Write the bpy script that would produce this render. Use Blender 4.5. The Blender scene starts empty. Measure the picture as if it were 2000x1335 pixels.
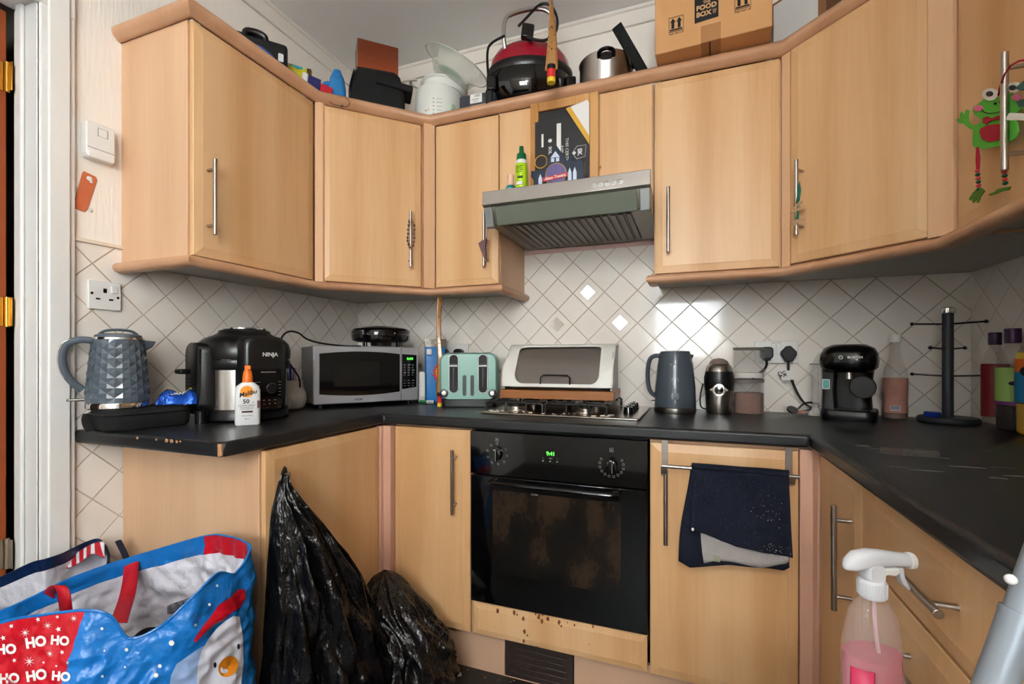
import bpy, bmesh, math, random
from mathutils import Vector, Matrix, noise
R=math.radians; PI=math.pi
random.seed(7)
SC=bpy.context.scene; C=SC.collection; W_ROOM=2.577
# ---------------------------------------------------------------- camera, world, light, exposure
CAM=(1.6683,-2.066,1.1167); FPX=914.66; YAW=.3612; HY=700.7
cam=bpy.data.cameras.new('camera'); cam.sensor_width=36; cam.lens=FPX*36/2000; cam.shift_y=(HY-667.5)/2000
cam.clip_start=.02; co=bpy.data.objects.new('camera',cam); C.objects.link(co)
co.location=CAM; co.rotation_euler=(R(90),0,YAW); SC.camera=co
w=bpy.data.worlds.new('sky'); SC.world=w; w.use_nodes=True
w.node_tree.nodes['Background'].inputs[0].default_value=(.72,.85,1,1); w.node_tree.nodes['Background'].inputs[1].default_value=1.2
def area(name,loc,rot,sx,sy,power,col):
    l=bpy.data.lights.new(name,'AREA'); l.shape='RECTANGLE'; l.size=sx; l.size_y=sy; l.energy=power; l.color=col
    o=bpy.data.objects.new(name,l); C.objects.link(o); o.location=loc; o.rotation_euler=rot; return o
area('daylight_rear_window',(1.74,-3.98,1.70),(R(90),0,0),.95,.98,44,(.95,.975,1))     # daylight through the rear window
area('added_side_light',(W_ROOM+.09,-3.40,1.55),(0,R(90),0),1.2,.75,32,(.95,.975,1))     # added light from the right, brightens the left wall and ceiling
pl=bpy.data.lights.new('added_fill_lamp','POINT'); pl.energy=23; pl.shadow_soft_size=.12; pl.color=(1,.97,.93)  # added fill lamp behind the camera, without any fitting
po=bpy.data.objects.new('added_fill_lamp',pl); C.objects.link(po); po.location=(1.85,-2.95,2.15)
vs=SC.view_settings; vs.view_transform='Standard'; vs.look='None'; vs.gamma=1; vs.use_curve_mapping=False; vs.exposure=1.03
SC.display_settings.display_device='sRGB'
# ---------------------------------------------------------------- pixel -> point (2000x1335 frame)
_c,_s=math.cos(YAW),math.sin(YAW)
def ray(px,py):
    a=(px-1000)/FPX; b=(HY-py)/FPX
    return (-_s+a*_c,_c+a*_s,b)
def _on(px,py,ax,v):
    r=ray(px,py); t=(v-CAM[ax])/r[ax]; p=[CAM[i]+t*r[i] for i in range(3)]; p[ax]=v; return Vector(p)
def atx(px,py,v): return _on(px,py,0,v)
def aty(px,py,v): return _on(px,py,1,v)
def atz(px,py,v): return _on(px,py,2,v)
def atd(px,py,d): r=ray(px,py); return Vector([CAM[i]+d*r[i] for i in range(3)])
def depth(p): return -_s*(p[0]-CAM[0])+_c*(p[1]-CAM[1])
def face(x,y): return math.atan2(CAM[0]-x,-(CAM[1]-y))     # rotation that turns a local -y front to the camera
# ---------------------------------------------------------------- materials
def lin(c): return tuple(((v/255)/12.92 if v/255<=.04045 else ((v/255+.055)/1.055)**2.4) for v in c)+(1,)
MATS={}
def N(nt,t,**k):
    n=nt.nodes.new(t)
    for a,b in k.items():
        if a.startswith('i_'):
            key=a[2:]; n.inputs[int(key) if key.isdigit() else key.replace('_',' ')].default_value=b
        else: setattr(n,a,b)
    return n
def mat(name,col,rough=.5,metal=0,spec=.5,var=0,vscale=8,bump=0,bscale=60,emit=0,trans=0,ior=1.45,alpha=1,coat=0,stretch=(1,1,1),bdist=.004):
    if name in MATS: return MATS[name]
    m=bpy.data.materials.new(name); m.use_nodes=True; nt=m.node_tree; b=nt.nodes['Principled BSDF']; L=nt.links.new
    c=lin(col); b.inputs['Base Color'].default_value=c; b.inputs['Roughness'].default_value=rough; b.inputs['Metallic'].default_value=metal
    b.inputs['Specular IOR Level'].default_value=spec; b.inputs['IOR'].default_value=ior
    b.inputs['Transmission Weight'].default_value=trans; b.inputs['Alpha'].default_value=alpha; b.inputs['Coat Weight'].default_value=coat
    tc=N(nt,'ShaderNodeTexCoord'); mp=N(nt,'ShaderNodeMapping'); mp.inputs['Scale'].default_value=stretch; L(tc.outputs['Object'],mp.inputs[0])
    n=N(nt,'ShaderNodeTexNoise',i_Scale=vscale,i_Detail=4.0); L(mp.outputs[0],n.inputs['Vector'])
    v=var or .04
    mr=N(nt,'ShaderNodeMapRange'); mr.inputs[3].default_value=1-v; mr.inputs[4].default_value=1+v; L(n.outputs[0],mr.inputs[0])
    mx=N(nt,'ShaderNodeVectorMath',operation='SCALE'); mx.inputs[0].default_value=c[:3]; L(mr.outputs[0],mx.inputs['Scale']); L(mx.outputs[0],b.inputs['Base Color'])
    if bump:
        n2=N(nt,'ShaderNodeTexNoise',i_Scale=bscale,i_Detail=3.0); L(mp.outputs[0],n2.inputs['Vector'])
        bp=N(nt,'ShaderNodeBump',i_Strength=bump,i_Distance=bdist); L(n2.outputs[0],bp.inputs['Height']); L(bp.outputs[0],b.inputs['Normal'])
    if emit: b.inputs['Emission Color'].default_value=c; b.inputs['Emission Strength'].default_value=emit
    MATS[name]=m; return m
def wood(name,a,b_,c,rough=.38,scale=1,axis='z'):
    if name in MATS: return MATS[name]
    m=bpy.data.materials.new(name); m.use_nodes=True; nt=m.node_tree; bs=nt.nodes['Principled BSDF']; L=nt.links.new
    tc=N(nt,'ShaderNodeTexCoord'); mp=N(nt,'ShaderNodeMapping'); L(tc.outputs['Object'],mp.inputs[0])
    st={'z':(1,1,.05),'x':(.05,1,1),'y':(1,.05,1)}[axis]; mp.inputs['Scale'].default_value=st
    n1=N(nt,'ShaderNodeTexNoise',i_Scale=9.0*scale,i_Detail=1.0); L(mp.outputs[0],n1.inputs['Vector'])
    n2=N(nt,'ShaderNodeTexNoise',i_Scale=95.0*scale,i_Detail=3.0); L(mp.outputs[0],n2.inputs['Vector'])
    ad=N(nt,'ShaderNodeMath',operation='MULTIPLY_ADD'); ad.inputs[1].default_value=.22; L(n2.outputs[0],ad.inputs[0]); 
    ml=N(nt,'ShaderNodeMath',operation='MULTIPLY'); ml.inputs[1].default_value=.78; L(n1.outputs[0],ml.inputs[0]); L(ml.outputs[0],ad.inputs[2])
    cr=N(nt,'ShaderNodeValToRGB'); e=cr.color_ramp.elements; e[0].position=.36; e[0].color=lin(a); e[1].position=.64; e[1].color=lin(c)
    q=cr.color_ramp.elements.new(.5); q.color=lin(b_); L(ad.outputs[0],cr.inputs[0]); L(cr.outputs[0],bs.inputs['Base Color'])
    bs.inputs['Roughness'].default_value=rough; bs.inputs['Specular IOR Level'].default_value=.4
    bp=N(nt,'ShaderNodeBump',i_Strength=.08,i_Distance=.002); L(n2.outputs[0],bp.inputs['Height']); L(bp.outputs[0],bs.inputs['Normal'])
    MATS[name]=m; return m
def tiles(name,axis,u0,z0,d=.1408):
    m=bpy.data.materials.new(name); m.use_nodes=True; nt=m.node_tree; bs=nt.nodes['Principled BSDF']; L=nt.links.new
    ge=N(nt,'ShaderNodeNewGeometry'); sp=N(nt,'ShaderNodeSeparateXYZ'); L(ge.outputs['Position'],sp.inputs[0])
    def M(op,a,b=None,c=None):
        n=N(nt,'ShaderNodeMath',operation=op)
        for i,v in enumerate((a,b,c)):
            if v is None: continue
            if isinstance(v,(int,float)): n.inputs[i].default_value=v
            else: L(v,n.inputs[i])
        return n.outputs[0]
    u=M('SUBTRACT',sp.outputs[axis],u0); v=M('SUBTRACT',sp.outputs[2],z0)
    a=M('DIVIDE',M('ADD',u,v),d); b=M('DIVIDE',M('SUBTRACT',u,v),d)
    def edge(t):
        f=M('FRACT',t); return M('MINIMUM',f,M('SUBTRACT',1,f))
    e=M('MINIMUM',edge(a),edge(b))
    g=N(nt,'ShaderNodeMapRange',interpolation_type='SMOOTHSTEP'); g.inputs[1].default_value=.009; g.inputs[2].default_value=.022; L(e,g.inputs[0])
    cb=N(nt,'ShaderNodeCombineXYZ'); L(M('FLOOR',a),cb.inputs[0]); L(M('FLOOR',b),cb.inputs[1])
    wn=N(nt,'ShaderNodeTexWhiteNoise',noise_dimensions='3D'); L(cb.outputs[0],wn.inputs['Vector'])
    gn=N(nt,'ShaderNodeTexNoise',i_Scale=3.2,i_Detail=4.0); L(ge.outputs['Position'],gn.inputs['Vector'])
    gr=N(nt,'ShaderNodeValToRGB'); gr.color_ramp.elements[0].position=.40; gr.color_ramp.elements[0].color=lin((186,166,140)); gr.color_ramp.elements[1].position=.58; gr.color_ramp.elements[1].color=lin((212,200,184)); L(gn.outputs[0],gr.inputs[0])
    tn=N(nt,'ShaderNodeTexNoise',i_Scale=5.0,i_Detail=2.0); L(ge.outputs['Position'],tn.inputs['Vector'])
    tr=N(nt,'ShaderNodeValToRGB'); tr.color_ramp.elements[0].position=.3; tr.color_ramp.elements[0].color=lin((233,224,214)); tr.color_ramp.elements[1].position=.7; tr.color_ramp.elements[1].color=lin((241,234,226)); L(tn.outputs[0],tr.inputs[0])
    sc=N(nt,'ShaderNodeMapRange'); sc.inputs[3].default_value=.97; sc.inputs[4].default_value=1.02; L(wn.outputs['Value'],sc.inputs[0])
    vm=N(nt,'ShaderNodeVectorMath',operation='SCALE'); L(tr.outputs[0],vm.inputs[0]); L(sc.outputs[0],vm.inputs['Scale'])
    mx=N(nt,'ShaderNodeMix',data_type='RGBA'); L(g.outputs[0],mx.inputs[0]); L(gr.outputs[0],mx.inputs[6]); L(vm.outputs[0],mx.inputs[7]); L(mx.outputs[2],bs.inputs['Base Color'])
    rg=N(nt,'ShaderNodeMapRange'); rg.inputs[3].default_value=.75; rg.inputs[4].default_value=.10; L(g.outputs[0],rg.inputs[0]); L(rg.outputs[0],bs.inputs['Roughness'])
    # tile height with gentle waviness and a slight tilt of each tile
    wv=N(nt,'ShaderNodeTexNoise',i_Scale=14.0,i_Detail=1.0); L(ge.outputs['Position'],wv.inputs['Vector'])
    fa=M('SUBTRACT',M('FRACT',a),.5); fb=M('SUBTRACT',M('FRACT',b),.5)
    sv=N(nt,'ShaderNodeSeparateColor'); L(wn.outputs['Color'],sv.inputs[0])
    tilt=M('ADD',M('MULTIPLY',fa,M('SUBTRACT',sv.outputs[0],.5)),M('MULTIPLY',fb,M('SUBTRACT',sv.outputs[1],.5)))
    h=M('ADD',M('MULTIPLY',g.outputs[0],1.0),M('ADD',M('MULTIPLY',wv.outputs[0],.35),M('MULTIPLY',tilt,1.3)))
    bp=N(nt,'ShaderNodeBump',i_Strength=.8,i_Distance=.0016); L(h,bp.inputs['Height']); L(bp.outputs[0],bs.inputs['Normal'])
    bs.inputs['Specular IOR Level'].default_value=.6
    MATS[name]=m; return m
# ---------------------------------------------------------------- mesh builder
class MB:
    def __init__(s): s.bm=bmesh.new(); s.k=0
    def m(s,k): s.k=k; return s
    def _f(s,vs):
        try: f=s.bm.faces.new(vs); f.material_index=s.k; return f
        except ValueError: return None
    def box(s,lo,hi,T=None):
        x0,y0,z0=lo; x1,y1,z1=hi
        v=[Vector(p) for p in((x0,y0,z0),(x1,y0,z0),(x1,y1,z0),(x0,y1,z0),(x0,y0,z1),(x1,y0,z1),(x1,y1,z1),(x0,y1,z1))]
        if T: v=[T@p for p in v]
        v=[s.bm.verts.new(p) for p in v]
        for q in((0,3,2,1),(4,5,6,7),(0,1,5,4),(1,2,6,5),(2,3,7,6),(3,0,4,7)): s._f([v[i] for i in q])
        return s
    def loft(s,rings,caps=True,closed=True,loop=False):
        rs=[[s.bm.verts.new(p) for p in r] for r in rings]; n=len(rs[0])
        pr=list(zip(rs,rs[1:]))+([(rs[-1],rs[0])] if loop else [])
        for a,b in pr:
            for i in range(n if closed else n-1): s._f([a[i],a[(i+1)%n],b[(i+1)%n],b[i]])
        if caps and closed and not loop: s._f(rs[0][::-1]); s._f(rs[-1])
        return s
    def lathe(s,prof,seg=32,c=(0,0,0),T=None,sx=1,sy=1,caps=True):
        rings=[]
        for r,z in prof:
            ring=[Vector((c[0]+r*sx*math.cos(2*PI*i/seg),c[1]+r*sy*math.sin(2*PI*i/seg),c[2]+z)) for i in range(seg)]
            if T: ring=[T@p for p in ring]
            rings.append(ring)
        return s.loft(rings,caps)
    def cyl(s,a,b,r,seg=16,r2=None): return s.tube([a,b],[r,r if r2 is None else r2],seg)
    def tube(s,pts,r,seg=10,caps=True,flat=1,loop=False):
        pts=[Vector(p) for p in pts]; n=len(pts); rings=[]
        up=None
        for i,p in enumerate(pts):
            if loop: t=(pts[(i+1)%n]-pts[i-1])
            else: t=(pts[min(i+1,n-1)]-pts[max(i-1,0)])
            t.normalize()
            if up is None: up=Vector((0,0,1)) if abs(t.z)<.9 else Vector((1,0,0))
            sd=t.cross(up)
            if sd.length<1e-6: sd=t.orthogonal()
            sd.normalize(); up=sd.cross(t).normalized()
            rr=r[i] if isinstance(r,(list,tuple)) else r
            rings.append([p+sd*rr*math.cos(2*PI*k/seg)+up*rr*flat*math.sin(2*PI*k/seg) for k in range(seg)])
        return s.loft(rings,caps,loop=loop)
    def prism(s,poly,a,b,T=None,ax='z'):
        def P3(p,h): 
            v=Vector((p[0],p[1],h)) if ax=='z' else (Vector((p[0],h,p[1])) if ax=='y' else Vector((h,p[0],p[1])))
            return T@v if T else v
        return s.loft([[P3(p,a) for p in poly],[P3(p,b) for p in poly]])
    def grid(s,fn,nu,nv,cu=False):
        g=[[s.bm.verts.new(fn(i/nu,j/nv)) for i in range(nu if cu else nu+1)] for j in range(nv+1)]
        for j in range(nv):
            for i in range(nu):
                k=(i+1)%nu if cu else i+1
                s._f([g[j][i],g[j][k],g[j+1][k],g[j+1][i]])
        return s
    def ball(s,c,r,seg=16,rings=10,sc=(1,1,1),T=None):
        pr=[(max(1e-4,r*math.sin(PI*i/rings)),-r*math.cos(PI*i/rings)) for i in range(rings+1)]
        t=Matrix.Translation(c)@Matrix.Diagonal((*sc,1)); t=(T@t) if T else t
        return s.lathe(pr,seg,T=t)
    def sweep(s,path,prof,closed=False,cap=True):
        """profile (out,z) swept along an xy path with mitred corners; out is to the right of travel"""
        P_=[Vector((p[0],p[1])) for p in path]; rings=[]; n=len(P_)
        for i in range(n):
            d0=(P_[i]-P_[i-1]).normalized() if i>0 else None; d1=(P_[i+1]-P_[i]).normalized() if i<n-1 else None
            d0=d0 or d1; d1=d1 or d0
            n0=Vector((d0.y,-d0.x)); n1=Vector((d1.y,-d1.x)); mm=(n0+n1); mm=mm/max(mm.dot(n0),.2)
            rings.append([Vector((P_[i].x+mm.x*o,P_[i].y+mm.y*o,z)) for o,z in prof])
        return s.loft(rings,caps=cap)
    def done(s,name,mats,parent=None,bevel=0,smooth=35,seg=2,sub=0,solid=0,flat=False):
        bmesh.ops.recalc_face_normals(s.bm,faces=s.bm.faces)
        me=bpy.data.meshes.new(name); s.bm.to_mesh(me); s.bm.free()
        for m in (mats if isinstance(mats,(list,tuple)) else [mats]): me.materials.append(m)
        if not flat:
            me.shade_smooth(); me.set_sharp_from_angle(angle=R(smooth))
        o=bpy.data.objects.new(name,me); C.objects.link(o)
        if parent: o.parent=parent
        if solid: q=o.modifiers.new('t','SOLIDIFY'); q.thickness=solid; q.offset=0
        if bevel: q=o.modifiers.new('b','BEVEL'); q.width=bevel; q.segments=seg; q.limit_method='ANGLE'; q.angle_limit=R(40); q.harden_normals=False
        if sub: q=o.modifiers.new('s','SUBSURF'); q.levels=sub; q.render_levels=sub
        return o
def thing(name,label,cat,loc=(0,0,0),rz=0,group=None,kind=None):
    o=bpy.data.objects.new(name,None); C.objects.link(o); o.location=loc; o.rotation_euler=(0,0,rz); o.empty_display_size=.05
    return tag(o,label,cat,group,kind)
def tag(o,label=None,cat=None,group=None,kind=None):
    if label: o['label']=label
    if cat: o['category']=cat
    if group: o['group']=group
    if kind: o['kind']=kind
    return o
def struct(o): o['kind']='structure'; return o
_tc={}
def textmesh(s,size,ext=.0004,align='CENTER',bold=0,sx=1,shear=0):
    cu=bpy.data.curves.new('t','FONT'); cu.body=s; cu.size=size; cu.extrude=ext; cu.align_x=align; cu.align_y='CENTER'; cu.offset=bold*size; cu.shear=shear; cu.resolution_u=3
    o=bpy.data.objects.new('t',cu); C.objects.link(o); bpy.context.view_layer.update()
    me=bpy.data.meshes.new_from_object(o.evaluated_get(bpy.context.evaluated_depsgraph_get())); bpy.data.objects.remove(o); bpy.data.curves.remove(cu)
    if sx!=1: me.transform(Matrix.Diagonal((sx,1,1,1)))
    return me
FRONT=Matrix.Rotation(R(90),4,'X')         # text reads from -y side
def text(s,size,loc,m,parent,T=FRONT,name='lettering',**k):
    me=textmesh(s,size,**k); me.transform(Matrix.Translation(loc)@T); me.materials.clear(); me.materials.append(m)
    o=bpy.data.objects.new(name,me); C.objects.link(o); o.parent=parent; return o
def join_text(name,items,m,parent):
    """several lines of lettering as ONE mesh; items: (string,size,loc,T,kwargs)"""
    bm=bmesh.new()
    for s,size,loc,T,k in items:
        me=textmesh(s,size,**k); me.transform(Matrix.Translation(loc)@T); bm.from_mesh(me); bpy.data.meshes.remove(me)
    me=bpy.data.meshes.new(name); bm.to_mesh(me); bm.free(); me.materials.append(m)
    o=bpy.data.objects.new(name,me); C.objects.link(o); o.parent=parent; return o
def rrect(w,h,r,n=5,cx=0,cy=0):
    out=[]
    for sx,sy,a in((1,1,0),(-1,1,90),(-1,-1,180),(1,-1,270)):
        for i in range(n+1):
            t=R(a+90*i/n); out.append((cx+sx*(w/2-r)+r*math.cos(t),cy+sy*(h/2-r)+r*math.sin(t)))
    return out
def bez(p0,p1,p2,p3,n=12):
    p0,p1,p2,p3=map(Vector,(p0,p1,p2,p3)); return [(1-t)**3*p0+3*(1-t)**2*t*p1+3*(1-t)*t*t*p2+t**3*p3 for t in [i/n for i in range(n+1)]]
def spline(pts,n=6):
    P_=[Vector(p) for p in pts]; out=[]
    for i in range(len(P_)-1):
        a=P_[max(i-1,0)];b=P_[i];c=P_[i+1];d=P_[min(i+2,len(P_)-1)]
        for k in range(n):
            t=k/n; out.append(.5*((2*b)+(c-a)*t+(2*a-5*b+4*c-d)*t*t+(3*b-a-3*c+d)*t**3))
    return out+[P_[-1]]
# ---------------------------------------------------------------- shared materials
W=2.577; YR=-3.9; H=2.622; WT=.912
DOOR=wood('door beech foil',(205,158,108),(215,170,121),(222,180,134))
PANEL=wood('end panel foil',(206,164,128),(214,172,136),(220,180,144),rough=.45)
POST=wood('corner post foil',(212,166,124),(218,172,132),(223,180,140),rough=.42)
BPOST=wood('base post foil',(204,158,134),(210,164,140),(214,170,146),rough=.42)
MOULD=wood('moulding foil',(186,140,106),(194,147,112),(200,154,120),rough=.35)
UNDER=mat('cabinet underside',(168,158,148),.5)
STEEL=mat('brushed steel',(176,170,164),.28,1,var=.05,vscale=200,stretch=(1,1,.03))
CHROME=mat('chrome',(215,215,215),.08,1)
BLACK=mat('black plastic',(16,16,18),.32,var=.1)
BLACKG=mat('gloss black',(8,8,10),.08,var=.1,coat=.4)
BLACKM=mat('black matt fabric',(15,15,17),.85,bump=.4,bscale=300)
WHITE=mat('white plastic',(226,224,220),.35)
WHITEP=mat('white gloss paint',(226,224,220),.28,var=.04,vscale=3,bump=.15,bscale=25)
PRINT=mat('white print',(225,225,222),.6)
INK=mat('black print',(18,18,20),.6)
def glass(name,col=(235,240,240),rough=.03,alpha=None):
    return mat(name,col,rough,trans=1,ior=1.3)
# ================================================================ the room
PAPER=mat('cream woodchip wallpaper',(238,230,220),.8,var=.025,vscale=4,bump=.35,bscale=90,stretch=(1,1.0,.12))
CEIL=mat('ceiling paint',(240,239,237),.75,var=.03,vscale=2,bump=.1,bscale=30)
TB=tiles('back wall tiles',0,1.1102,1.3411); TL=tiles('left wall tiles',1,-1.1289,1.3314)
TR=tiles('right wall tiles',1,-.07,1.3411)
PLAIN=mat('plain wall',(214,208,200),.8)
struct(MB().box((-1.2,YR,-.05),(W+.1,.1,0)).done('floor',mat('black speckled lino',(34,31,29),.45,var=.35,vscale=60,bump=.3,bscale=200)))
struct(MB().box((-1.2,YR,H),(W+.1,.1,H+.05)).done('ceiling',CEIL))
struct(MB().m(0).box((0,0,.0),(W,.05,1.62)).m(1).box((0,0,1.62),(W,.05,H)).done('wall_back',[TB,PAPER]))
struct(MB().m(0).box((-.1,-1.247,0),(0,0,1.464)).m(1).box((-.1,-1.247,1.464),(0,0,H)).m(2).box((-.1,-2.15,2.12),(0,-1.247,H)).box((-.1,YR,0),(0,-2.15,H)).done('wall_left',[TL,PAPER,PLAIN]))
struct(MB().m(0).box((W,-3.0,0),(W+.05,0,1.5)).m(1).box((W,-3.0,1.5),(W+.05,0,H)).box((W,YR,0),(W+.05,-3,.9)).box((W,YR,2.2),(W+.05,-3,H)).box((W,YR,.9),(W+.05,-3.80,2.2)).done('wall_right',[TR,PLAIN]))
wx0,wx1,wz0,wz1=1.24,2.24,1.17,2.22
struct(MB().box((-.1,YR-.1,0),(wx0,YR,H)).box((wx1,YR-.1,0),(W+.05,YR,H)).box((wx0,YR-.1,0),(wx1,YR,wz0)).box((wx0,YR-.1,wz1),(wx1,YR,H)).done('wall_rear',PLAIN))
win=MB()
for a,b in(((wx0,wz0),(wx1,wz0+.05)),((wx0,wz1-.05),(wx1,wz1)),((wx0,wz0),(wx0+.05,wz1)),((wx1-.05,wz0),(wx1,wz1)),((1.90,wz0),(1.96,wz1)),((wx0,1.82),(1.90,1.87))):
    win.box((a[0],YR-.07,a[1]),(b[0],YR-.02,b[1]))
win=struct(win.done('window_1',WHITEP,bevel=.004))
w2=MB()
for a,b in(((-3.80,.9),(-3.0,.95)),((-3.80,2.15),(-3.0,2.2)),((-3.80,.9),(-3.75,2.2)),((-3.05,.9),(-3.0,2.2))): w2.box((W+.01,a[0],a[1]),(W+.04,b[0],b[1]))
w2=struct(w2.done('added_side_window',WHITEP,bevel=.003)); g2=MB().box((W+.022,-3.76,.94),(W+.026,-3.04,2.16)).done('pane',glass('window glass')); g2.parent=w2  # added window out of view, an opening for the added side light
gl=MB().box((wx0+.04,YR-.05,wz0+.04),(wx1-.04,YR-.046,wz1-.04)).done('pane',glass('window glass')); gl.parent=win
gl.visible_shadow=True
# hallway seen through the doorway
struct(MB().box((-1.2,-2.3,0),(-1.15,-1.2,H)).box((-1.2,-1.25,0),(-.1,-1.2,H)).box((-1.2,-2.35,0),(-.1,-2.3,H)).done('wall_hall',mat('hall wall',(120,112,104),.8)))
# coving strip: flat painted batten with a bead above and below
def cov(a,b,n):
    prof=[(0,2.545),(.012,2.545),(.014,2.552),(.010,2.556),(.008,2.606),(.016,2.61),(.018,H-.001),(0,H-.001)]
    return struct(MB().sweep([a,b],prof).done(n,mat('coving paint',(229,221,211),.6,var=.03)))
cov((.0,-1.25),(0,0),'trim_1'); cov((0,0),(W,0),'trim_2')
struct(MB().box((0,-1.246,1.460),(.009,-1.12,1.470)).done('trim_3',mat('tile trim',(226,212,192),.35),bevel=.002))
struct(MB().box((.935,-.006,1.600),(1.552,0,1.617)).done('trim_4',mat('pink plaster edge',(214,176,168),.8,bump=.5)))
# door frame (architrave + lining) and the door open into the hall
ar=MB()
ar.sweep([(0.0,-1.327),(0.0,-1.247)],[(0,0),(.012,0),(.012,2.15),(0,2.15)])
ar.box((0,-1.247-.08,0),(.014,-1.247,2.15)).box((.014,-1.312,0),(.022,-1.262,2.14)).box((0,-2.15,2.09),(.016,-1.247,2.17))
ar.box((-.115,-1.327,0),(0,-1.300,2.10)).box((-.115,-2.15,2.10),(0,-1.30,2.13)).box((-.085,-1.337,0),(-.055,-1.327,2.10))
struct(ar.done('trim_5',WHITEP,bevel=.004))
dr=struct(MB().box((-.80,-1.385,.01),(-.121,-1.338,2.09)).done('door_1',mat('orange brown varnish',(150,74,38),.3,var=.18,vscale=6,bump=.3,bscale=30,stretch=(1,1,.2)),bevel=.003))
BRASS=mat('brass',(196,152,70),.28,1,var=.1,vscale=90)
for z,mm in((1.903,BRASS),(1.248,BRASS),(.574,mat('painted hinge',(150,138,120),.45,.6))):
    h=MB().box((-.121,-1.381,z-.04),(-.118,-1.346,z+.04)).cyl((-.112,-1.341,z-.042),(-.112,-1.341,z+.042),.005)
    h.box((-.112,-1.341,z-.04),(-.09,-1.338,z+.04))
    for q in(-.026,0,.026): h.cyl((-.1185,-1.366+(.006 if q else -.004),z+q),(-.1165,-1.366+(.006 if q else -.004),z+q),.0042,10)
    h=h.done('hinge',mm,dr,bevel=.0006)
# ================================================================ cabinets
def door(par,x0,x1,z0,z1,yf,handle=None,name='door',m=DOOR,ch=.026,th=.019):
    b=MB(); y0=yf+th
    def r(i,y): return [Vector((x0+i,y,z0+i)),Vector((x1-i,y,z0+i)),Vector((x1-i,y,z1-i)),Vector((x0+i,y,z1-i))]
    b.loft([r(0,y0),r(0,yf+.006),r(.0015,yf+.0045),r(ch-.002,yf+.0006),r(ch,yf)])
    d=b.done(name,m,par,smooth=3)
    if handle:
        hx,hz,ln,ori=handle; ho=yf-.032
        hb=MB()
        if ori=='v':
            hb.cyl((hx,ho,hz-ln/2),(hx,ho,hz+ln/2),.006,14)
            for q in(-1,1): hb.cyl((hx,ho,hz+q*(ln/2-.03)),(hx,yf+.001,hz+q*(ln/2-.03)),.0042,10)
        else:
            hb.cyl((hx-ln/2,ho,hz),(hx+ln/2,ho,hz),.006,14)
            for q in(-1,1): hb.cyl((hx+q*(ln/2-.03),ho,hz),(hx+q*(ln/2-.03),yf+.001,hz),.0042,10)
        hb.done('handle',STEEL,d,bevel=.0008)
    return d
def carcass(par,x0,x1,z0,z1,dp,m=PANEL,name='carcass'):
    return MB().box((x0,-dp,z0),(x1,0,z1)).done(name,m,par,bevel=.0015)
Z0,Z1=1.415,2.1085
# wall cabinets
c=thing('wall_cabinet','wall cabinet on the left wall with beech door and tall end panel','cabinet',(0,-1.123,0),R(90))
carcass(c,0,.49,Z0,Z1,.299); door(c,.006,.472,1.421,2.104,-.321,(.046,1.598,.226,'v'))
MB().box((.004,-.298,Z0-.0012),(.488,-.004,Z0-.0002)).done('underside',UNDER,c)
c=thing('wall_cabinet','diagonal wall cabinet in the left corner','cabinet',(0,0,0))
poly=[(.003,-.630),(.302,-.630),(.630,-.302),(.630,-.003),(.003,-.003)]
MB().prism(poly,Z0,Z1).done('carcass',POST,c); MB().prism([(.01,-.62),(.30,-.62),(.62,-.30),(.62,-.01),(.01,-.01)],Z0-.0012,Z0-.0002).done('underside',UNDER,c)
MB().prism([(.302,-.631),(.322,-.648),(.342,-.628),(.342,-.612),(.318,-.6)],Z0,Z1).done('corner_post',POST,c,bevel=.001)
MB().prism([(.612,-.343),(.628,-.358),(.660,-.322),(.634,-.302),(.60,-.318)],Z0,Z1).done('corner_post',POST,c,bevel=.001)
dd=door(c,.02,.402,1.421,2.104,-.0,None)   # placed in its own frame
L45=.448
def rel(o,loc,rz):
    o.location=loc; o.rotation_euler=(0,0,rz)
rel(dd,(.318,-.630,0),R(45))
bpy.data.objects.remove(dd)
dd=door(c,.018,.404,1.421,2.104,-.012,(.352,1.610,.229,'v')); rel(dd,(.318,-.630,0),R(45))
c=thing('wall_cabinet','narrow wall cabinet on the back wall left of the cooker hood','cabinet',(.632,0,0))
carcass(c,.002,.318,Z0,Z1,.299); door(c,.029,.317,1.421,2.104,-.321,(.268,1.598,.222,'v')); 
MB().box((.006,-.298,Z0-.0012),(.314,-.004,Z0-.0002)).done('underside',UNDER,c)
c=thing('wall_cabinet','short cabinet above the cooker hood with plain front panel','cabinet',(.951,0,0))
carcass(c,.0,.598,1.66,Z1,.299); MB().box((.004,-.318,1.66),(.594,-.300,2.104)).done('front_panel',DOOR,c,bevel=.001)
kn=MB().lathe([(.003,0),(.003,.012),(.007,.014),(.007,.02),(.001,.022)],14,T=Matrix.Translation((.365,-.318,1.80))@Matrix.Rotation(R(90),4,'X')).done('knob',STEEL,c)
c=thing('wall_cabinet','wall cabinet right of the cooker hood under the cardboard box','cabinet',(1.551,0,0))
carcass(c,0,.405,Z0,Z1,.299); door(c,.004,.396,1.421,2.104,-.321,(.05,1.602,.226,'v'))
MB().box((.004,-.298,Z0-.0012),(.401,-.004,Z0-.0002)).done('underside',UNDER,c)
c=thing('wall_cabinet','wide diagonal wall cabinet in the right corner','cabinet',(0,0,0))
MB().prism([(1.958,-.003),(1.958,-.302),(2.274,-.622),(W-.003,-.622),(W-.003,-.003)],Z0,Z1).done('carcass',POST,c)
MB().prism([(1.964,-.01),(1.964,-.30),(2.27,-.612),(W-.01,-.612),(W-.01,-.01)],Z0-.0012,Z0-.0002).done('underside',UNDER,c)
MB().prism([(1.952,-.322),(1.972,-.342),(1.99,-.328),(1.975,-.30),(1.953,-.30)],Z0,Z1).done('corner_post',POST,c,bevel=.001)
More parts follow.
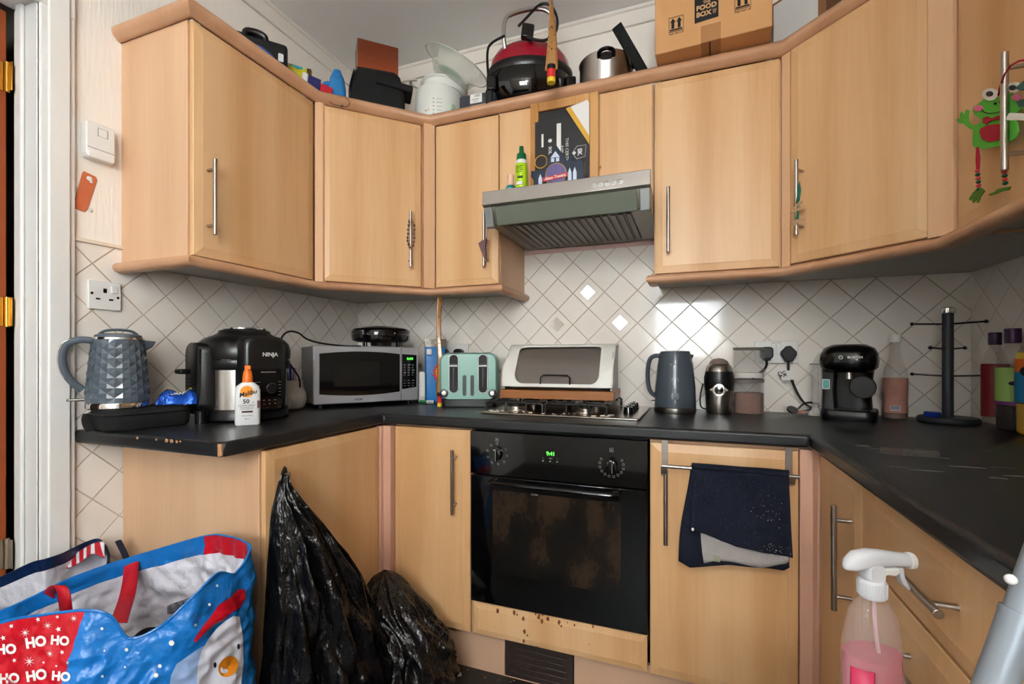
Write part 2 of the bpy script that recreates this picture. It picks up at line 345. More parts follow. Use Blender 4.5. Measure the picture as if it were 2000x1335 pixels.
MB().prism([(2.232,-.606),(2.222,-.614),(2.256,-.652),(2.274,-.652),(2.274,-.60)],Z0,Z1).done('corner_post',POST,c,bevel=.001)
dd=door(c,.022,.388,1.421,2.104,-.012,(.066,1.614,.232,'v')); rel(dd,(1.962,-.330,0),R(-45))
c=thing('wall_cabinet','dark right wall cabinet with the frog ornament on its handle','cabinet',(W,-.652,0),R(-90))
carcass(c,0,1.2,Z0,Z1,.299); door(c,.012,.595,1.421,2.104,-.321,(.262,1.582,.222,'v')); door(c,.600,1.195,1.421,2.104,-.321)
MB().box((.004,-.298,Z0-.0012),(1.19,-.004,Z0-.0002)).done('underside',UNDER,c)
# cornice and pelmet mouldings
corn=[(-.012,2.1095),(-.002,2.1095),(-.001,2.1050),(.006,2.1050),(.010,2.109),(.020,2.117),(.025,2.128),(.025,2.138),(.018,2.147),(.008,2.150),(-.012,2.150)]
MB().sweep([(0.004,-1.128),(.322,-1.128),(.322,-.634),(.634,-.322),(1.958,-.322),(2.254,-.622),(2.254,-1.85)],corn)\
  .done('cornice_moulding',MOULD,smooth=50)
tag(bpy.data.objects['cornice_moulding'],'long rounded tan cornice running along the cabinet tops','cornice')
pel=[(-.016,1.386),(.006,1.384),(.016,1.388),(.022,1.397),(.022,1.405),(.014,1.4135),(-.016,1.4137)]
o=MB().sweep([(0.004,-1.128),(.322,-1.128),(.322,-.634),(.634,-.322),(.954,-.322),(.954,-.004)],pel).done('pelmet_moulding',MOULD,smooth=50)
tag(o,'rounded tan pelmet strip under the left wall cabinets','pelmet')
o=MB().sweep([(1.548,-.25),(1.548,-.322),(1.958,-.322),(2.254,-.622),(2.254,-1.85)],pel).done('pelmet_moulding',MOULD,smooth=50)
tag(o,'rounded tan pelmet strip under the right wall cabinets','pelmet')
# worktop
WTM=mat('black speckled laminate',(30,31,34),.34,var=.25,vscale=350,bump=.12,bscale=500)
o=MB().prism([(.003,-1.246),(.585,-1.246),(.6,-1.232),(.6,-.6),(1.972,-.6),(1.972,-2.13),(W-.002,-2.13),(W-.002,-.002),(.003,-.002)],WT-.038,WT).done('worktop',WTM,bevel=.009,seg=4)
tag(o,'black speckled laminate worktop running round three sides','worktop')
CHIP=mat('bare chipboard',(178,134,96),.9,bump=.6,bscale=300)
ch=MB()
for px,py,s in((268,855,3),(305,858,2.5),(325,860,4),(335,861,4),(345,862,3),(352,862,2),(358,889,2.5)):
    edge=px>431
    p=aty(px,py,-1.2465) if not edge else Vector((.5925,-1.240,aty(px,py,-1.24).z))
    ch.ball(p,s*.0013,8,5,sc=(1.3,.35,1) if not edge else (.8,.8,1.2))
ch.prism([(.588,-1.2475),(.594,-1.2415),(.5935,-1.238),(.586,-1.246)],WT-.034,WT-.004)
ch.done('chipped_edge',CHIP,o)
seam=MB().box((.599,-.60,WT-.034),(.6015,-.597,WT+.0006),Matrix.Identity(4)).done('joint_strip',mat('joint strip',(20,20,22),.3,.2),o)
# base cabinets
c=thing('base_cabinet','left base cabinet with plain end panel behind the shopping bags','cabinet',(0,-1.12,0),R(90))
MB().box((.018,-.55,.0),(.52,-.002,WT-.039)).done('carcass',PANEL,c); MB().box((0,-.578,.0),(.018,-.002,WT-.039)).done('end_panel',PANEL,c,bevel=.001)
door(c,.004,.500,.155,.866,-.600,(.046,.69,.226,'v'))
MB().box((.018,-.5,.0),(.52,-.49,.15)).done('plinth',POST,c)
c=thing('base_cabinet','narrow base cabinet left of the oven with beech door','cabinet',(0,0,0))
MB().box((.633,-.56,.155),(.951,-.05,WT-.039)).done('carcass',PANEL,c)
MB().prism([(.578,-.617),(.602,-.617),(.602,-.600),(.632,-.600),(.632,-.558),(.560,-.558),(.560,-.597),(.578,-.597)],.15,.868).done('corner_post',BPOST,c,bevel=.002)
door(c,.636,.948,.155,.866,-.580,(.895,.687,.226,'v'))
c=thing('base_cabinet','base cabinet right of the oven with towel rail over its door','cabinet',(0,0,0))
MB().box((1.556,-.56,.155),(1.99,-.05,WT-.039)).done('carcass',PANEL,c); door(c,1.558,1.951,.155,.862,-.580,(1.604,.68,.226,'v'))
MB().prism([(1.954,-.58),(1.985,-.58),(1.990,-.61),(2.02,-.61),(2.02,-.55),(1.954,-.55)],.15,.868).done('corner_post',BPOST,c,bevel=.002)
c=thing('base_cabinet','right wall base cabinet with tall door and steel bar handle','cabinet',(W,-.612,0),R(-90))
MB().box((.0,-.56,.155),(.322,-.01,WT-.039)).done('carcass',PANEL,c); door(c,.002,.318,.155,.866,-.587,(.275,.692,.223,'v'))
c=thing('drawer_unit','right wall drawer unit with stacked beech drawers','drawer unit',(W,-.936,0),R(-90))
MB().box((.0,-.56,.155),(.60,-.01,WT-.039)).done('carcass',PANEL,c)
for a,b,hz in((.722,.866,.800),(.540,.716,.655),(.35,.534,.46),(.155,.344,.26)):
    door(c,.003,.597,a,b,-.587,(.30,hz,.200,'h'),name='drawer')
c=thing('base_cabinet','right wall base cabinet nearest the camera','cabinet',(W,-1.54,0),R(-90))
MB().box((.0,-.56,.155),(.59,-.01,WT-.039)).done('carcass',PANEL,c); door(c,.003,.587,.155,.866,-.587)
o=MB().box((.56,-.53,0),(1.06,-.515,.149)).box((1.06,-.53,0),(1.31,-.515,.005)).box((1.31,-.53,0),(2.04,-.515,.149)).box((2.04,-2.13,0),(2.055,-.515,.149)).done('plinth',mat('plinth foil',(202,164,136),.5,var=.05,vscale=3))
tag(o,'pinkish tan plinth board along the foot of the base units','plinth')
g=thing('vent_grille','dark brown slatted vent grille set in the plinth','vent grille',(1.185,-.53,0))
MB().box((-.122,-.004,.006),(.122,.0,.148)).done('frame',mat('brown plastic',(52,40,36),.45),g,bevel=.002)
for i in range(6):
    z=.022+i*.021; MB().box((-.1,-.009,z),(.1,-.004,z+.006),).done('slat',MATS['brown plastic'],g,bevel=.002)
# dirt on the floor
MB_=MB()
for i in range(220):
    x,y=random.uniform(.72,1.5),random.uniform(-.74,-.54); r=random.uniform(.0008,.004)
    MB_.ball((x,y,r*.35),r,5,4,sc=(1.4,1,.4))
tag(MB_.done('crumbs',mat('crumb',(120,98,72),.9)),'scattered crumbs and dirt on the floor by the plinth','crumbs',kind='stuff')
o=MB().box((-.012,-.008,0),(.012,.008,.002),Matrix.Translation((.905,-.585,.001))@Matrix.Rotation(.5,4,'Z')).done('paper_scrap',WHITE); tag(o,'small white paper scrap on the floor beside the plinth','paper scrap')

struct(MB().box((1.95,-2.75,0),(W,-2.15,H)).done('added_shade_block',PLAIN))  # added block out of view, keeps window light off the right corner
# ================================================================ cooking appliances
GREEN=mat('green display',(70,235,60),.5,emit=1.6)
GREY_=mat('grey print',(150,150,150),.6)
# ---- oven
OVG=mat('black oven glass',(5,5,6),.07,coat=.3,var=.1)
ov=thing('oven','black built-in oven with green clock and stained glass door','oven',(.955,-.56,0))
MB().box((.004,.01,.27),(.592,.50,.868)).done('body',BLACK,ov)
MB().box((.0,-.027,.275),(.595,0,.715)).done('oven_door',OVG,ov,bevel=.003)
dirt=wood('oven interior stains',(8,8,8),(18,14,12),(52,38,27),rough=.18,scale=.9,axis='z')
dirt.node_tree.nodes['Mapping'].inputs['Scale'].default_value=(1,1,.5)
dw=bpy.data.objects['oven_door']
MB().prism(rrect(.432,.285,.006,3,.300,.527),-.0278,-.0266,ax='y').done('window',dirt,dw)
MB().box((.085,-.034,.694),(.510,-.028,.716)).tube([(.082,-.050,.700),(.10,-.060,.700),(.49,-.060,.700),(.513,-.050,.700)],.011,12,flat=.8).box((.082,-.05,.692),(.10,-.027,.708)).box((.495,-.05,.692),(.513,-.027,.708)).done('handle',BLACKG,dw,bevel=.003)
text('LOGIK',.0085,(.235,-.0283,.667),GREY_,dw)
MB().box((0,-.027,.720),(.595,0,.866)).prism([(.04,.72),(.07,.75),(.07,.83),(.04,.864),(.0402,.864)],-.0274,-.027,ax='y').done('control_panel',OVG,ov,bevel=.003)
cp=bpy.data.objects['control_panel']
for kx,kz,n in((.100,.793,9),(.487,.785,12)):
    k=MB().lathe([(.019,0),(.018,.012),(.012,.014)],24,T=Matrix.Translation((kx,-.027,kz))@Matrix.Rotation(R(90),4,'X')).box((kx-.0065,-.055,kz-.022),(kx+.0065,-.036,kz+.022)).done('knob',BLACKG,cp,bevel=.002)
    mk=MB().box((kx+.0050,-.0557,kz-.020),(kx+.0065,-.0550,kz+.020)).box((kx-.002,-.0557,kz+.016),(kx+.0065,-.055,kz+.020))
    for i in range(n):
        a=R(-210+ i*240/(n-1)) if n>9 else R(30-i*300/8)
        x,z=kx+.037*math.cos(a),kz+.035*math.sin(a)
        q=.0035
        mk.box((x-q,-.0280,z-q),(x+q,-.0275,z-q+.0009)).box((x-q,-.0280,z+q-.0009),(x+q,-.0275,z+q)).box((x-q,-.028,z-q),(x-q+.0009,-.0275,z+q)).box((x+q-.0009,-.028,z-q),(x+q,-.0275,z+q))
    mk.box((kx-.006,-.028,kz+.042),(kx+.006,-.0275,kz+.043)).box((kx-.006,-.028,kz+.053),(kx+.006,-.0275,kz+.054)).box((kx-.006,-.028,kz+.042),(kx-.005,-.0275,kz+.054)).box((kx+.005,-.028,kz+.042),(kx+.006,-.0275,kz+.054)).ball((kx,-.0278,kz+.048),.0025,8,6)
    mk.done('dial_marks',GREY_,cp)
MB().box((.265,-.0276,.797),(.312,-.027,.817)).done('display',BLACKG,cp); text('9:41',.0175,(.290,-.0281,.8065),GREEN,cp,name='clock_digits',bold=.02)
b=MB()
for i in range(3): b.lathe([(.0028,0),(.0022,.004)],10,T=Matrix.Translation((.264+i*.024,-.027,.782))@Matrix.Rotation(R(90),4,'X'))
b.box((.284,-.028,.7905),(.296,-.0275,.7925)).prism([(.260,.793),(.264,.790),(.268,.793),(.264,.7915)],-.028,-.0275,ax='y').prism([(.308,.790),(.312,.793),(.316,.790),(.312,.7915)],-.028,-.0275,ax='y').done('buttons',GREY_,cp)
c=thing('drawer_unit','low beech panel with rust stains below the oven','drawer unit',(.955,-.56,0))
MB().box((.01,.004,.155),(.585,.3,.268)).done('carcass',PANEL,c)
door(c,.004,.594,.156,.268,-.020,name='drawer_front',ch=.02)
st=MB(); random.seed(3)
for px,py,s in((972,1192,9),(1004,1195,8),(1010,1200,4),(1022,1208,7),(1052,1205,9),(1058,1212,8),(1070,1208,7),(1092,1215,8),(1096,1222,5),(1108,1215,3),(1122,1220,5),(1158,1222,5),(1024,1232,8),(1030,1240,4),(1023,1252,6),(1060,1200,5),(1046,1198,5),(1050,1262,2),(1150,1258,2)):
    p=aty(px,py,-.5803); q=[(p.x-.955+s*.0008*(.5+.5*random.random())*math.cos(t*PI/4),p.z+s*.0013*(.5+.6*random.random())*math.sin(t*PI/4)) for t in range(8)]
    st.prism(q,-.0206,-.0200,ax='y')
tag(st.done('rust_stains',mat('rust stain',(122,70,30),.7,var=.3,vscale=90),c),kind='stuff')
# ---- hob
hb=thing('gas_hob','stainless gas hob with black pan supports under the bread bin','hob',(1.228,-.255,WT))
MB().prism(rrect(.580,.44,.012,4),.0,.008).done('hob_top',mat('stainless hob',(172,166,158),.22,1,var=.12,vscale=30),hb,bevel=.003)
CAST=mat('cast iron',(17,17,18),.4,var=.2)
burn=[(-.185,-.105,.036),(.085,-.105,.026),(-.185,.110,.028),(.085,.110,.036)]
for x,y,r in burn:
    MB().lathe([(r+.012,.008),(r+.010,.014),(r,.015),(r,.024),(r-.004,.026)],28,c=(x,y,0)).done('burner',mat('burner alloy',(168,160,150),.35,1,var=.15,vscale=60),hb)
    MB().lathe([(r-.003,.026),(r-.003,.032),(r-.010,.034),(.001,.0345)],28,c=(x,y,0)).done('burner_cap',CAST,hb)
for x0,x1 in((-.275,-.055),(-.045,.175)):
    g=MB()
    for yy in(-.19,.19): g.tube([(x0,yy,.010),(x0,yy,.038),(x0+.012,yy,.043),(x1-.012,yy,.043),(x1,yy,.038),(x1,yy,.010)],.005,8)
    for xx in(x0+.015,x1-.015): g.tube([(xx,-.19,.043),(xx,.19,.043)],.005,8)
    cxm=(x0+x1)/2
    for yy in(-.105,.110):
        for dx,dy in((1,0),(-1,0),(0,1),(0,-1)):
            a=.106 if dx else .075
            g.tube([(cxm+dx*.02,yy+dy*.02,.043),(cxm+dx*(a-.01),yy+dy*(a-.01),.043),(cxm+dx*a,yy+dy*a,.040)],.0045,8)
        g.tube([(x0+.015,yy,.043),(x0+.04,yy,.043)],.0045,8)
    for xx in(cxm-.03,cxm+.05): g.tube([(xx,-.19,.043),(xx,-.195,.030),(xx,-.198,.010)],.0045,8)
    g.done('pan_support',CAST,hb)
for i in range(4):
    MB().lathe([(.019,.008),(.018,.018),(.016,.030),(.015,.031)],20,c=(.235,-.07+i*.062,0)).box((.231,-.088+i*.062,.030),(.239,-.052+i*.062,.036)).done('control_knob',BLACKG,hb,bevel=.001)
cr=MB(); random.seed(5)
for i in range(34):
    x,y=random.uniform(-.27,.2),random.uniform(-.215,-.15); r=random.uniform(.002,.0065); cr.ball((x,y,.0095),r,7,5,sc=(1.5,.9,.35))
tag(cr.done('food_crumbs',mat('bread crumbs',(222,212,196),.9),hb),kind='stuff')
MB().lathe([(.03,.0076),(.03,.0083),(.001,.0084)],16,c=(-.10,-.212,0),sx=.8,sy=.2).done('burn_mark',mat('burnt spill',(84,44,26),.6),hb)
# ---- cooker hood
hd=thing('cooker_hood','slim stainless cooker hood with smoked visor and slatted filter','cooker hood',(0,0,0))
HG=mat('hood grey metal',(128,124,116),.38,.6,var=.06,vscale=20)
x0,x1=.962,1.5535
MB().prism([(-.004,1.619),(-.455,1.619),(-.488,1.668),(-.488,1.70),(-.004,1.70)],x0+.006,x1-.004,ax='x').done('hood_body',HG,hd,bevel=.002)
MB().prism([(-.490,1.672),(-.508,1.676),(-.502,1.727),(-.488,1.730),(-.482,1.700)],x0,x1,ax='x').done('front_trim',STEEL,hd,bevel=.0015)
Tt=Matrix.Identity(4)
bt=MB()
for i in range(5): bt.lathe([(.0085,0),(.0085,.0012),(.0055,.0015),(.005,.0045),(.001,.005)],16,T=Matrix.Translation((1.372+i*.0215,-.5045,1.698))@Matrix.Rotation(R(82),4,'X'))
bt.done('buttons',CHROME,hd)
SM=mat('smoked visor',(104,110,98),.25,.0,alpha=.93)
MB().prism([(-.492,1.671),(-.470,1.607),(-.464,1.609),(-.486,1.672)],x0+.045,x1-.045,ax='x').done('visor',SM,hd,bevel=.002)
for xa,xb in((x0+.002,x0+.034),(x1-.036,x1-.003)):
    MB().prism([(-.498,1.671),(-.476,1.603),(-.462,1.600),(-.466,1.62),(-.486,1.672)],xa,xb,ax='x').done('visor_bracket',mat('bracket grey',(136,140,140),.4,.3),hd,bevel=.003)
fl=MB().box((x0+.05,-.435,1.616),(x1-.09,-.06,1.6188))
fl=fl.done('filter',mat('filter grey',(92,86,78),.5,.4),hd)
sl=MB()
for i in range(17):
    xx=x0+.075+i*.0268; sl.box((xx,-.425,1.6125),(xx+.017,-.075,1.6162))
sl.done('filter_slats',mat('filter slat',(108,100,92),.45,.4),fl,bevel=.0008)
sl2=MB()
for i in range(14): sl2.box((x0+.10+i*.031,-.4575,1.6165),(x0+.122+i*.031,-.4535,1.619))
sl2.done('vent_slots',BLACK,hd)
# ---- bread bin on the hob
EN=mat('cream enamel',(226,224,217),.35,var=.03,vscale=12)
bw,bd,bh=.44,.235,.225
BX,BY=1.184,-.315
bb=thing('bread_bin','white wooden-based bread bin with grey window and mesh sides','bread bin',(BX,BY,WT+.0485),R(2))
MB().box((-bw/2-.004,-.004,0),(bw/2+.004,bd+.004,.034)).done('wooden_base',wood('bamboo base',(140,84,40),(156,98,50),(170,112,62),axis='x'),bb,bevel=.002)
def curve(t):  # front (t=0) to back top (t=1): rounded front profile y,z
    P_=[(-.001,.031),(.002,.060),(.014,.115),(.040,.165),(.085,.200),(.135,.213),(.200,.216),(bd,.214)]
    return P_
prof=[ (p.x,p.y) for p in spline([(a,b,0) for a,b in curve(0)],5)]
shell=MB()
n=len(prof)
def ins(x): return x
inner=[(y+.006,z-.006 if z>.05 else z) for y,z in prof]
# front shell: a sheet bent over the profile with a rounded window opening
def onprof(x,t):
    t=max(0,min(n-1.001,t)); k=int(t); f=t-k; return Vector((x,prof[k][0]*(1-f)+prof[k+1][0]*f,prof[k][1]*(1-f)+prof[k+1][1]*f))
i0,i1=5,22
wcx=.0015; wcy=(i0+i1)/2; ww=bw-.107; wt_=i1-i0
inn=[]
for x,y in rrect(ww,ww*.5,.035,8): inn.append((wcx+x,wcy+y/(ww*.5)*wt_))
out=[]
for x,t in inn:
    dx,dt=(x-wcx)/(bw/2),(t-wcy)/((n-1)/2); k=max(abs(dx)/((bw/2)/(bw/2)),abs(dt)); out.append((max(-bw/2,min(bw/2,dx/k*bw/2)),max(0,min(n-1,(n-1)/2+dt/k*(n-1)/2))))
rings=[]
for q in range(9):
    f=q/8; rings.append([onprof(a[0]*(1-f)+b_[0]*f,a[1]*(1-f)+b_[1]*f) for a,b_ in zip(inn,out)])
shell.loft(rings,caps=False)
shell.done('lid_frame',EN,bb,smooth=40,solid=.006)
gp=[(y+.012,z-.007) for y,z in prof[i0-1:i1+2]]; gq=[(y+.014,z-.010) for y,z in prof[i0-1:i1+2]][::-1]
MB().prism(gp+gq,-bw/2+.04,bw/2-.04,ax='x').done('window',mat('smoked acrylic',(112,104,98),.16,var=.12,vscale=9,stretch=(.3,1,5),alpha=.86),bb)
hl=MB(); yh,zh=prof[i0]; hl.tube([(-.058,yh-.004,zh-.002),(-.058,yh+.001,zh+.024),(-.048,yh+.004,zh+.033),(.048,yh+.004,zh+.033),(.058,yh+.001,zh+.024),(.058,yh-.004,zh-.002)],.003,8); hl.done('handle',BLACK,bb)
MESH=bpy.data.materials.new('woven mesh side'); MESH.use_nodes=True; nt=MESH.node_tree; bs=nt.nodes['Principled BSDF']
tc=N(nt,'ShaderNodeTexCoord'); mp=N(nt,'ShaderNodeMapping'); mp.inputs['Rotation'].default_value=(0,R(90),0); nt.links.new(tc.outputs['Object'],mp.inputs[0])
br=N(nt,'ShaderNodeTexBrick',i_Scale=1.0); br.inputs['Color1'].default_value=lin((226,222,214)); br.inputs['Color2'].default_value=lin((220,216,208)); br.inputs['Mortar'].default_value=lin((96,90,84))
br.inputs['Brick Width'].default_value=.012; br.inputs['Row Height'].default_value=.0062; br.inputs['Mortar Size'].default_value=.0011; 
sw=N(nt,'ShaderNodeSeparateXYZ'); nt.links.new(tc.outputs['Object'],sw.inputs[0]); cw=N(nt,'ShaderNodeCombineXYZ'); nt.links.new(sw.outputs[1],cw.inputs[0]); nt.links.new(sw.outputs[2],cw.inputs[1]); nt.links.new(cw.outputs[0],br.inputs['Vector']); nt.links.new(br.outputs[0],bs.inputs['Base Color'])
for sx in(-1,1):
    pp=[(y+.012,z-.008) for y,z in prof[2:]]+[(bd,.034),(.014,.034)]
    MB().prism(pp,sx*(bw/2-.004),sx*(bw/2-.010),ax='x').done('mesh_side',MESH,bb)
MB().box((-bw/2,bd-.006,.034),(bw/2,bd,.212)).done('back_panel',EN,bb)
# ---- mint toaster
TX,TY=.742,-.240
to=thing('toaster','mint green four-slice toaster beside the white bread bin','toaster',(.793,-.272,WT+.0005),R(20))
MINT=mat('mint enamel',(134,178,164),.3,var=.02)
tw,td,th=.246,.17,.198
MB().prism(rrect(tw-.012,td,.02,4,0,td/2),.0,.034).done('plinth_base',BLACK,to,bevel=.003)
b=MB(); 
def rr3(w,h,r,y): return [Vector((x,y,z+.034+h/2)) for x,z in rrect(w,h,r,6)]
b.loft([rr3(tw-.016,th-.008,.03,-.004+.0),rr3(tw,th-.002,.036,.006),rr3(tw,th-.002,.036,td-.004),rr3(tw-.012,th-.01,.03,td+.004)]).done('shell',MINT,to,smooth=50)
MB().box((-tw/2+.03,.02,th+.0305),(tw/2-.03,td-.02,th+.0335)).done('top_plate',STEEL,to,bevel=.002)
for i in range(4): MB().box((-.095+i*.052,.03,th+.0336),(-.068+i*.052,td-.03,th+.0345)).done('toast_slot',BLACK,to)
for sx in(-1,1):
    x=sx*.062
    MB().prism(rrect(.044,.168,.021,6,x,.142),-.0065,-.0035,ax='y').done('lever_surround',mat('satin steel',(150,158,154),.45,.8),to,bevel=.001)
    MB().prism(rrect(.036,.160,.0175,6,x,.142),-.0075,-.0060,ax='y').done('lever_slot',mat('matt black slot',(14,14,15),.6),to)
    MB().prism(rrect(.034,.016,.005,4,x,.176),-.014,-.0076,ax='y').box((x-.003,-.009,.085),(x+.003,-.0076,.176)).done('lever',BLACK,to,bevel=.002); MB().box((x-.016,-.0152,.174),(x+.016,-.0140,.1765)).done('lever_trim',CHROME,to)
    MB().prism(rrect(.0155,.088,.0077,5,sx*.0165,.092),-.0062,-.0038,ax='y').done('crumb_vent',BLACK,to)
    k=MB().lathe([(.0175,0),(.0165,.012),(.010,.013)],24,T=Matrix.Translation((sx*.102,-.004,.060))@Matrix.Rotation(R(90),4,'X')).done('browning_knob',BLACK,to); MB().lathe([(.010,0),(.009,.003),(.001,.0035)],20,T=Matrix.Translation((sx*.102,-.017,.060))@Matrix.Rotation(R(90),4,'X')).done('knob_cap',STEEL,k)
# ---- microwave with sandwich maker
mwa=R(54)
mw=thing('microwave','silver microwave with black door and green clock in the corner','microwave',(.372,-.392,WT+.0005),mwa)
w2,mh,md=.224,.258,.27
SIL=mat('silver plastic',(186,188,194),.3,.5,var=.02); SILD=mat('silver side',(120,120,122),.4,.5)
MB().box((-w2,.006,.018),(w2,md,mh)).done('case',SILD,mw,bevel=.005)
def arch(x0,x1,z0,z1,bow):     # bowed top and bottom edges
    n=12; t=[(x0+(x1-x0)*i/n,z1+bow*(1-(2*i/n-1)**2)) for i in range(n+1)]; bt_=[(x1-(x1-x0)*i/n,z0-bow*(1-(2*i/n-1)**2)) for i in range(n+1)]; return t+bt_
MB().prism(rrect(.448,.240,.006,3,0,.138),-.012,.007,ax='y').done('front_frame',SIL,mw,bevel=.004)
MB().prism(arch(-w2+.022,.136,.060,.226,.010),-.0142,-.0118,ax='y').done('door_window',BLACKG,mw,bevel=.001)
MB().prism(rrect(.19,.105,.004,3,-.05,.142),-.0147,-.0141,ax='y').done('inner_window',mat('mesh window',(26,24,24),.15),mw)
MB().box((.141,-.0135,.016),(.1425,-.0118,.256)).done('door_seam',BLACK,mw)
MB().prism([(.146,.070),(.214,.078),(.214,.222),(.146,.226)],-.0140,-.0118,ax='y').done('control_panel',BLACKG,mw)
text('0:00',.0150,(.183,-.0146,.205),GREEN,mw,name='clock_digits',bold=.015,sx=1.15)
kb=MB(); random.seed(11)
for r in range(9):
    for q in range(3):
        if r in(5,): continue
        x=.153+q*.019; z=.178-r*.0118; kb.box((x,-.0145,z),(x+random.uniform(.007,.014),-.0140,z+.0018)); 
        if r<4: kb.box((x+.001,-.0145,z-.004),(x+random.uniform(.006,.012),-.0140,z-.003))
kb.done('keypad_print',GREY_,mw)
text('LOGIK',.012,(-.045,-.0124,.033),INK,mw,bold=.02)
for sx in(-1,1):
    for y in(.02,.22): MB().cyl((sx*.19,y,0),(sx*.19,y,.019),.012,12).done('foot',BLACK,mw)
sm=thing('sandwich_maker','round black sandwich maker sitting on top of the microwave','sandwich maker',(.352,-.275,WT+mh+.002),R(38))
GB=BLACKG
b=MB().lathe([(.02,.018),(.105,.020),(.126,.028),(.130,.046),(.130,.054)],40,sy=.86).done('lower_shell',GB,sm)
b=MB().lathe([(.130,.056),(.130,.070),(.122,.080),(.07,.092),(.03,.095),(.001,.0955)],40,sy=.86).done('lid',GB,sm)
for x,y in((-.075,-.06),(.075,-.06),(-.075,.06),(.075,.06)): MB().cyl((x,y,0),(x,y,.033),.006,10).cyl((x+.012,y,0),(x+.012,y,.033),.003,8).done('foot',BLACK,sm)
MB().lathe([(.045,.004),(.05,.03)],20,sy=.8).done('cord_wrap',BLACK,sm)
MB().lathe([(.0025,0),(.001,.001)],10,T=Matrix.Translation((.055,-.103,.058))@Matrix.Rotation(R(90),4,'X')).done('indicator_light',PRINT,sm); MB().prism(rrect(.03,.022,.004,3,0,.055),-.118,-.105,ax='y').done('latch',GB,sm,bevel=.002)
def pt(px,py,d): return atd(px,py,d)
p=[(.26,-.30,WT+mh+.006),(.20,-.335,WT+mh+.006),pt(628,670,1.98),pt(600,662,1.92),pt(583,650,1.86),pt(565,647,1.82),pt(552,656,1.78),pt(549,672,1.76),pt(556,695,1.76),pt(570,716,1.80),pt(584,738,1.86),pt(586,760,1.9)]
o=MB().tube(spline(p,7),.0036,8).done('power_cord',mat('black cord',(14,14,15),.45)); tag(o,'black power cord looping between multi-cooker and microwave','cord')
# ---- ninja multi cooker
nj=thing('multi_cooker','large black multi-cooker with steel belly and control panel','multi-cooker',(.225,-.872,WT+.001),R(38))
BK=mat('satin black',(15,15,17),.28,var=.08)
MB().lathe([(.130,.0),(.138,.006),(.138,.03),(.132,.04)],48,sy=.95).done('base_ring',BK,nj,smooth=50)
MB().lathe([(.133,.04),(.134,.17)],48,sy=.95,caps=False).done('steel_band',mat('polished steel band',(196,194,192),.22,1,var=.04,vscale=40,stretch=(1,1,.02)),nj,smooth=60)
MB().lathe([(.136,.168),(.140,.172),(.142,.196),(.141,.20)],48,sy=.96).done('collar',BK,nj,smooth=50)
MB().lathe([(.141,.202),(.144,.215),(.144,.235),(.138,.256),(.122,.272),(.098,.282),(.082,.290),(.078,.300),(.068,.303),(.001,.303)],48,sy=.96).done('lid',BK,nj,smooth=50)
MB().lathe([(.058,.303),(.066,.305),(.066,.309),(.058,.311),(.001,.3105)],40).done('silver_cap',CHROME,nj)
# front-right control pod
def pod(x,w_,y0,y1,z0,z1,r): return rrect(w_,z1-z0,r,6,x,(z0+z1)/2)
b=MB(); a=R(36); T=Matrix.Rotation(a,4,'Z')
cs=[]
for yy,ww,hh in((-.158,.112,.232),(-.150,.132,.246),(-.135,.146,.252),(-.07,.15,.250)):
    cs.append([T@Vector((x,yy,z)) for x,z in rrect(ww,hh,.03,6,0,.152)])
b.loft(cs).done('control_pod',BK,nj,smooth=50)
pd=bpy.data.objects['control_pod']
def onp(x,z,y=-.159): return T@Vector((x,y,z))
TP=T@FRONT
MB().prism(rrect(.094,.128,.01,4,0,.108),-.1592,-.1582,T=T,ax='y').done('control_panel',BLACKG,pd)
MB().lathe([(.0165,0),(.0165,.004),(.0155,.010),(.013,.011)],28,T=Matrix.Translation(onp(.012,.108))@T@Matrix.Rotation(R(90),4,'X')).done('dial',BK,pd)
MB().lathe([(.0175,0),(.0175,.006),(.0155,.006),(.0155,0)],28,T=Matrix.Translation(onp(.012,.108))@T@Matrix.Rotation(R(90),4,'X'),caps=False).done('dial_ring',CHROME,pd)
MB().box((-.02,-.1605,.158),(.028,-.159,.163),T).box((-.046,-.158,.042),(.046,-.156,.046),T).done('silver_trim',CHROME,pd,bevel=.0008)
it=[('NINJA',.0185,onp(.010,.218,-.1588),TP,dict(bold=.012))]
join_text('lettering',it,PRINT,pd)
mk=MB(); random.seed(2)
for i in range(5): mk.box((-.042,-.1597,.128-i*.011),(-.022,-.1593,.1295-i*.011),T); mk.box((.036,-.1597,.128-i*.011),(.045,-.1593,.1295-i*.011),T)
for i in range(4): mk.box((-.032+i*.018,-.1597,.068),(-.026+i*.018,-.1593,.070),T); mk.box((-.03+i*.018,-.1597,.056),(-.026+i*.018,-.1593,.058),T)
mk.done('panel_print',GREY_,pd)
# left hinge column
b=MB(); a2=R(-52); T2=Matrix.Rotation(a2,4,'Z'); cs=[]
for yy,ww,hh,zc in((-.165,.085,.215,.145),(-.160,.098,.228,.142),(-.10,.11,.236,.140)):
    cs.append([T2@Vector((x,yy,z)) for x,z in rrect(ww,hh,.035,6,0,zc)])
b.loft(cs).done('side_column',BK,nj,smooth=50)
b=MB()
for i in range(8): b.box((-.035,-.1675,.06+i*.011),(.03,-.1645,.065+i*.011),T2)
b.done('vent_ribs',BK,nj,bevel=.001)
MB().box((-.046,-.195,.156),(-.002,-.155,.172),T2).done('side_handle',BK,nj,bevel=.004)
MB().tube([T2@Vector((.052,-.16,.235)),T2@Vector((.054,-.163,.10)),T2@Vector((.045,-.166,.05)),T2@Vector((.02,-.166,.035))],.003,8).done('column_trim',mat('dark chrome',(90,90,94),.2,1),nj)
MB().lathe([(.018,0),(.017,.02),(.02,.04)],14,c=tuple(T2@Vector((.035,-.150,0)))).done('front_foot',BK,nj)
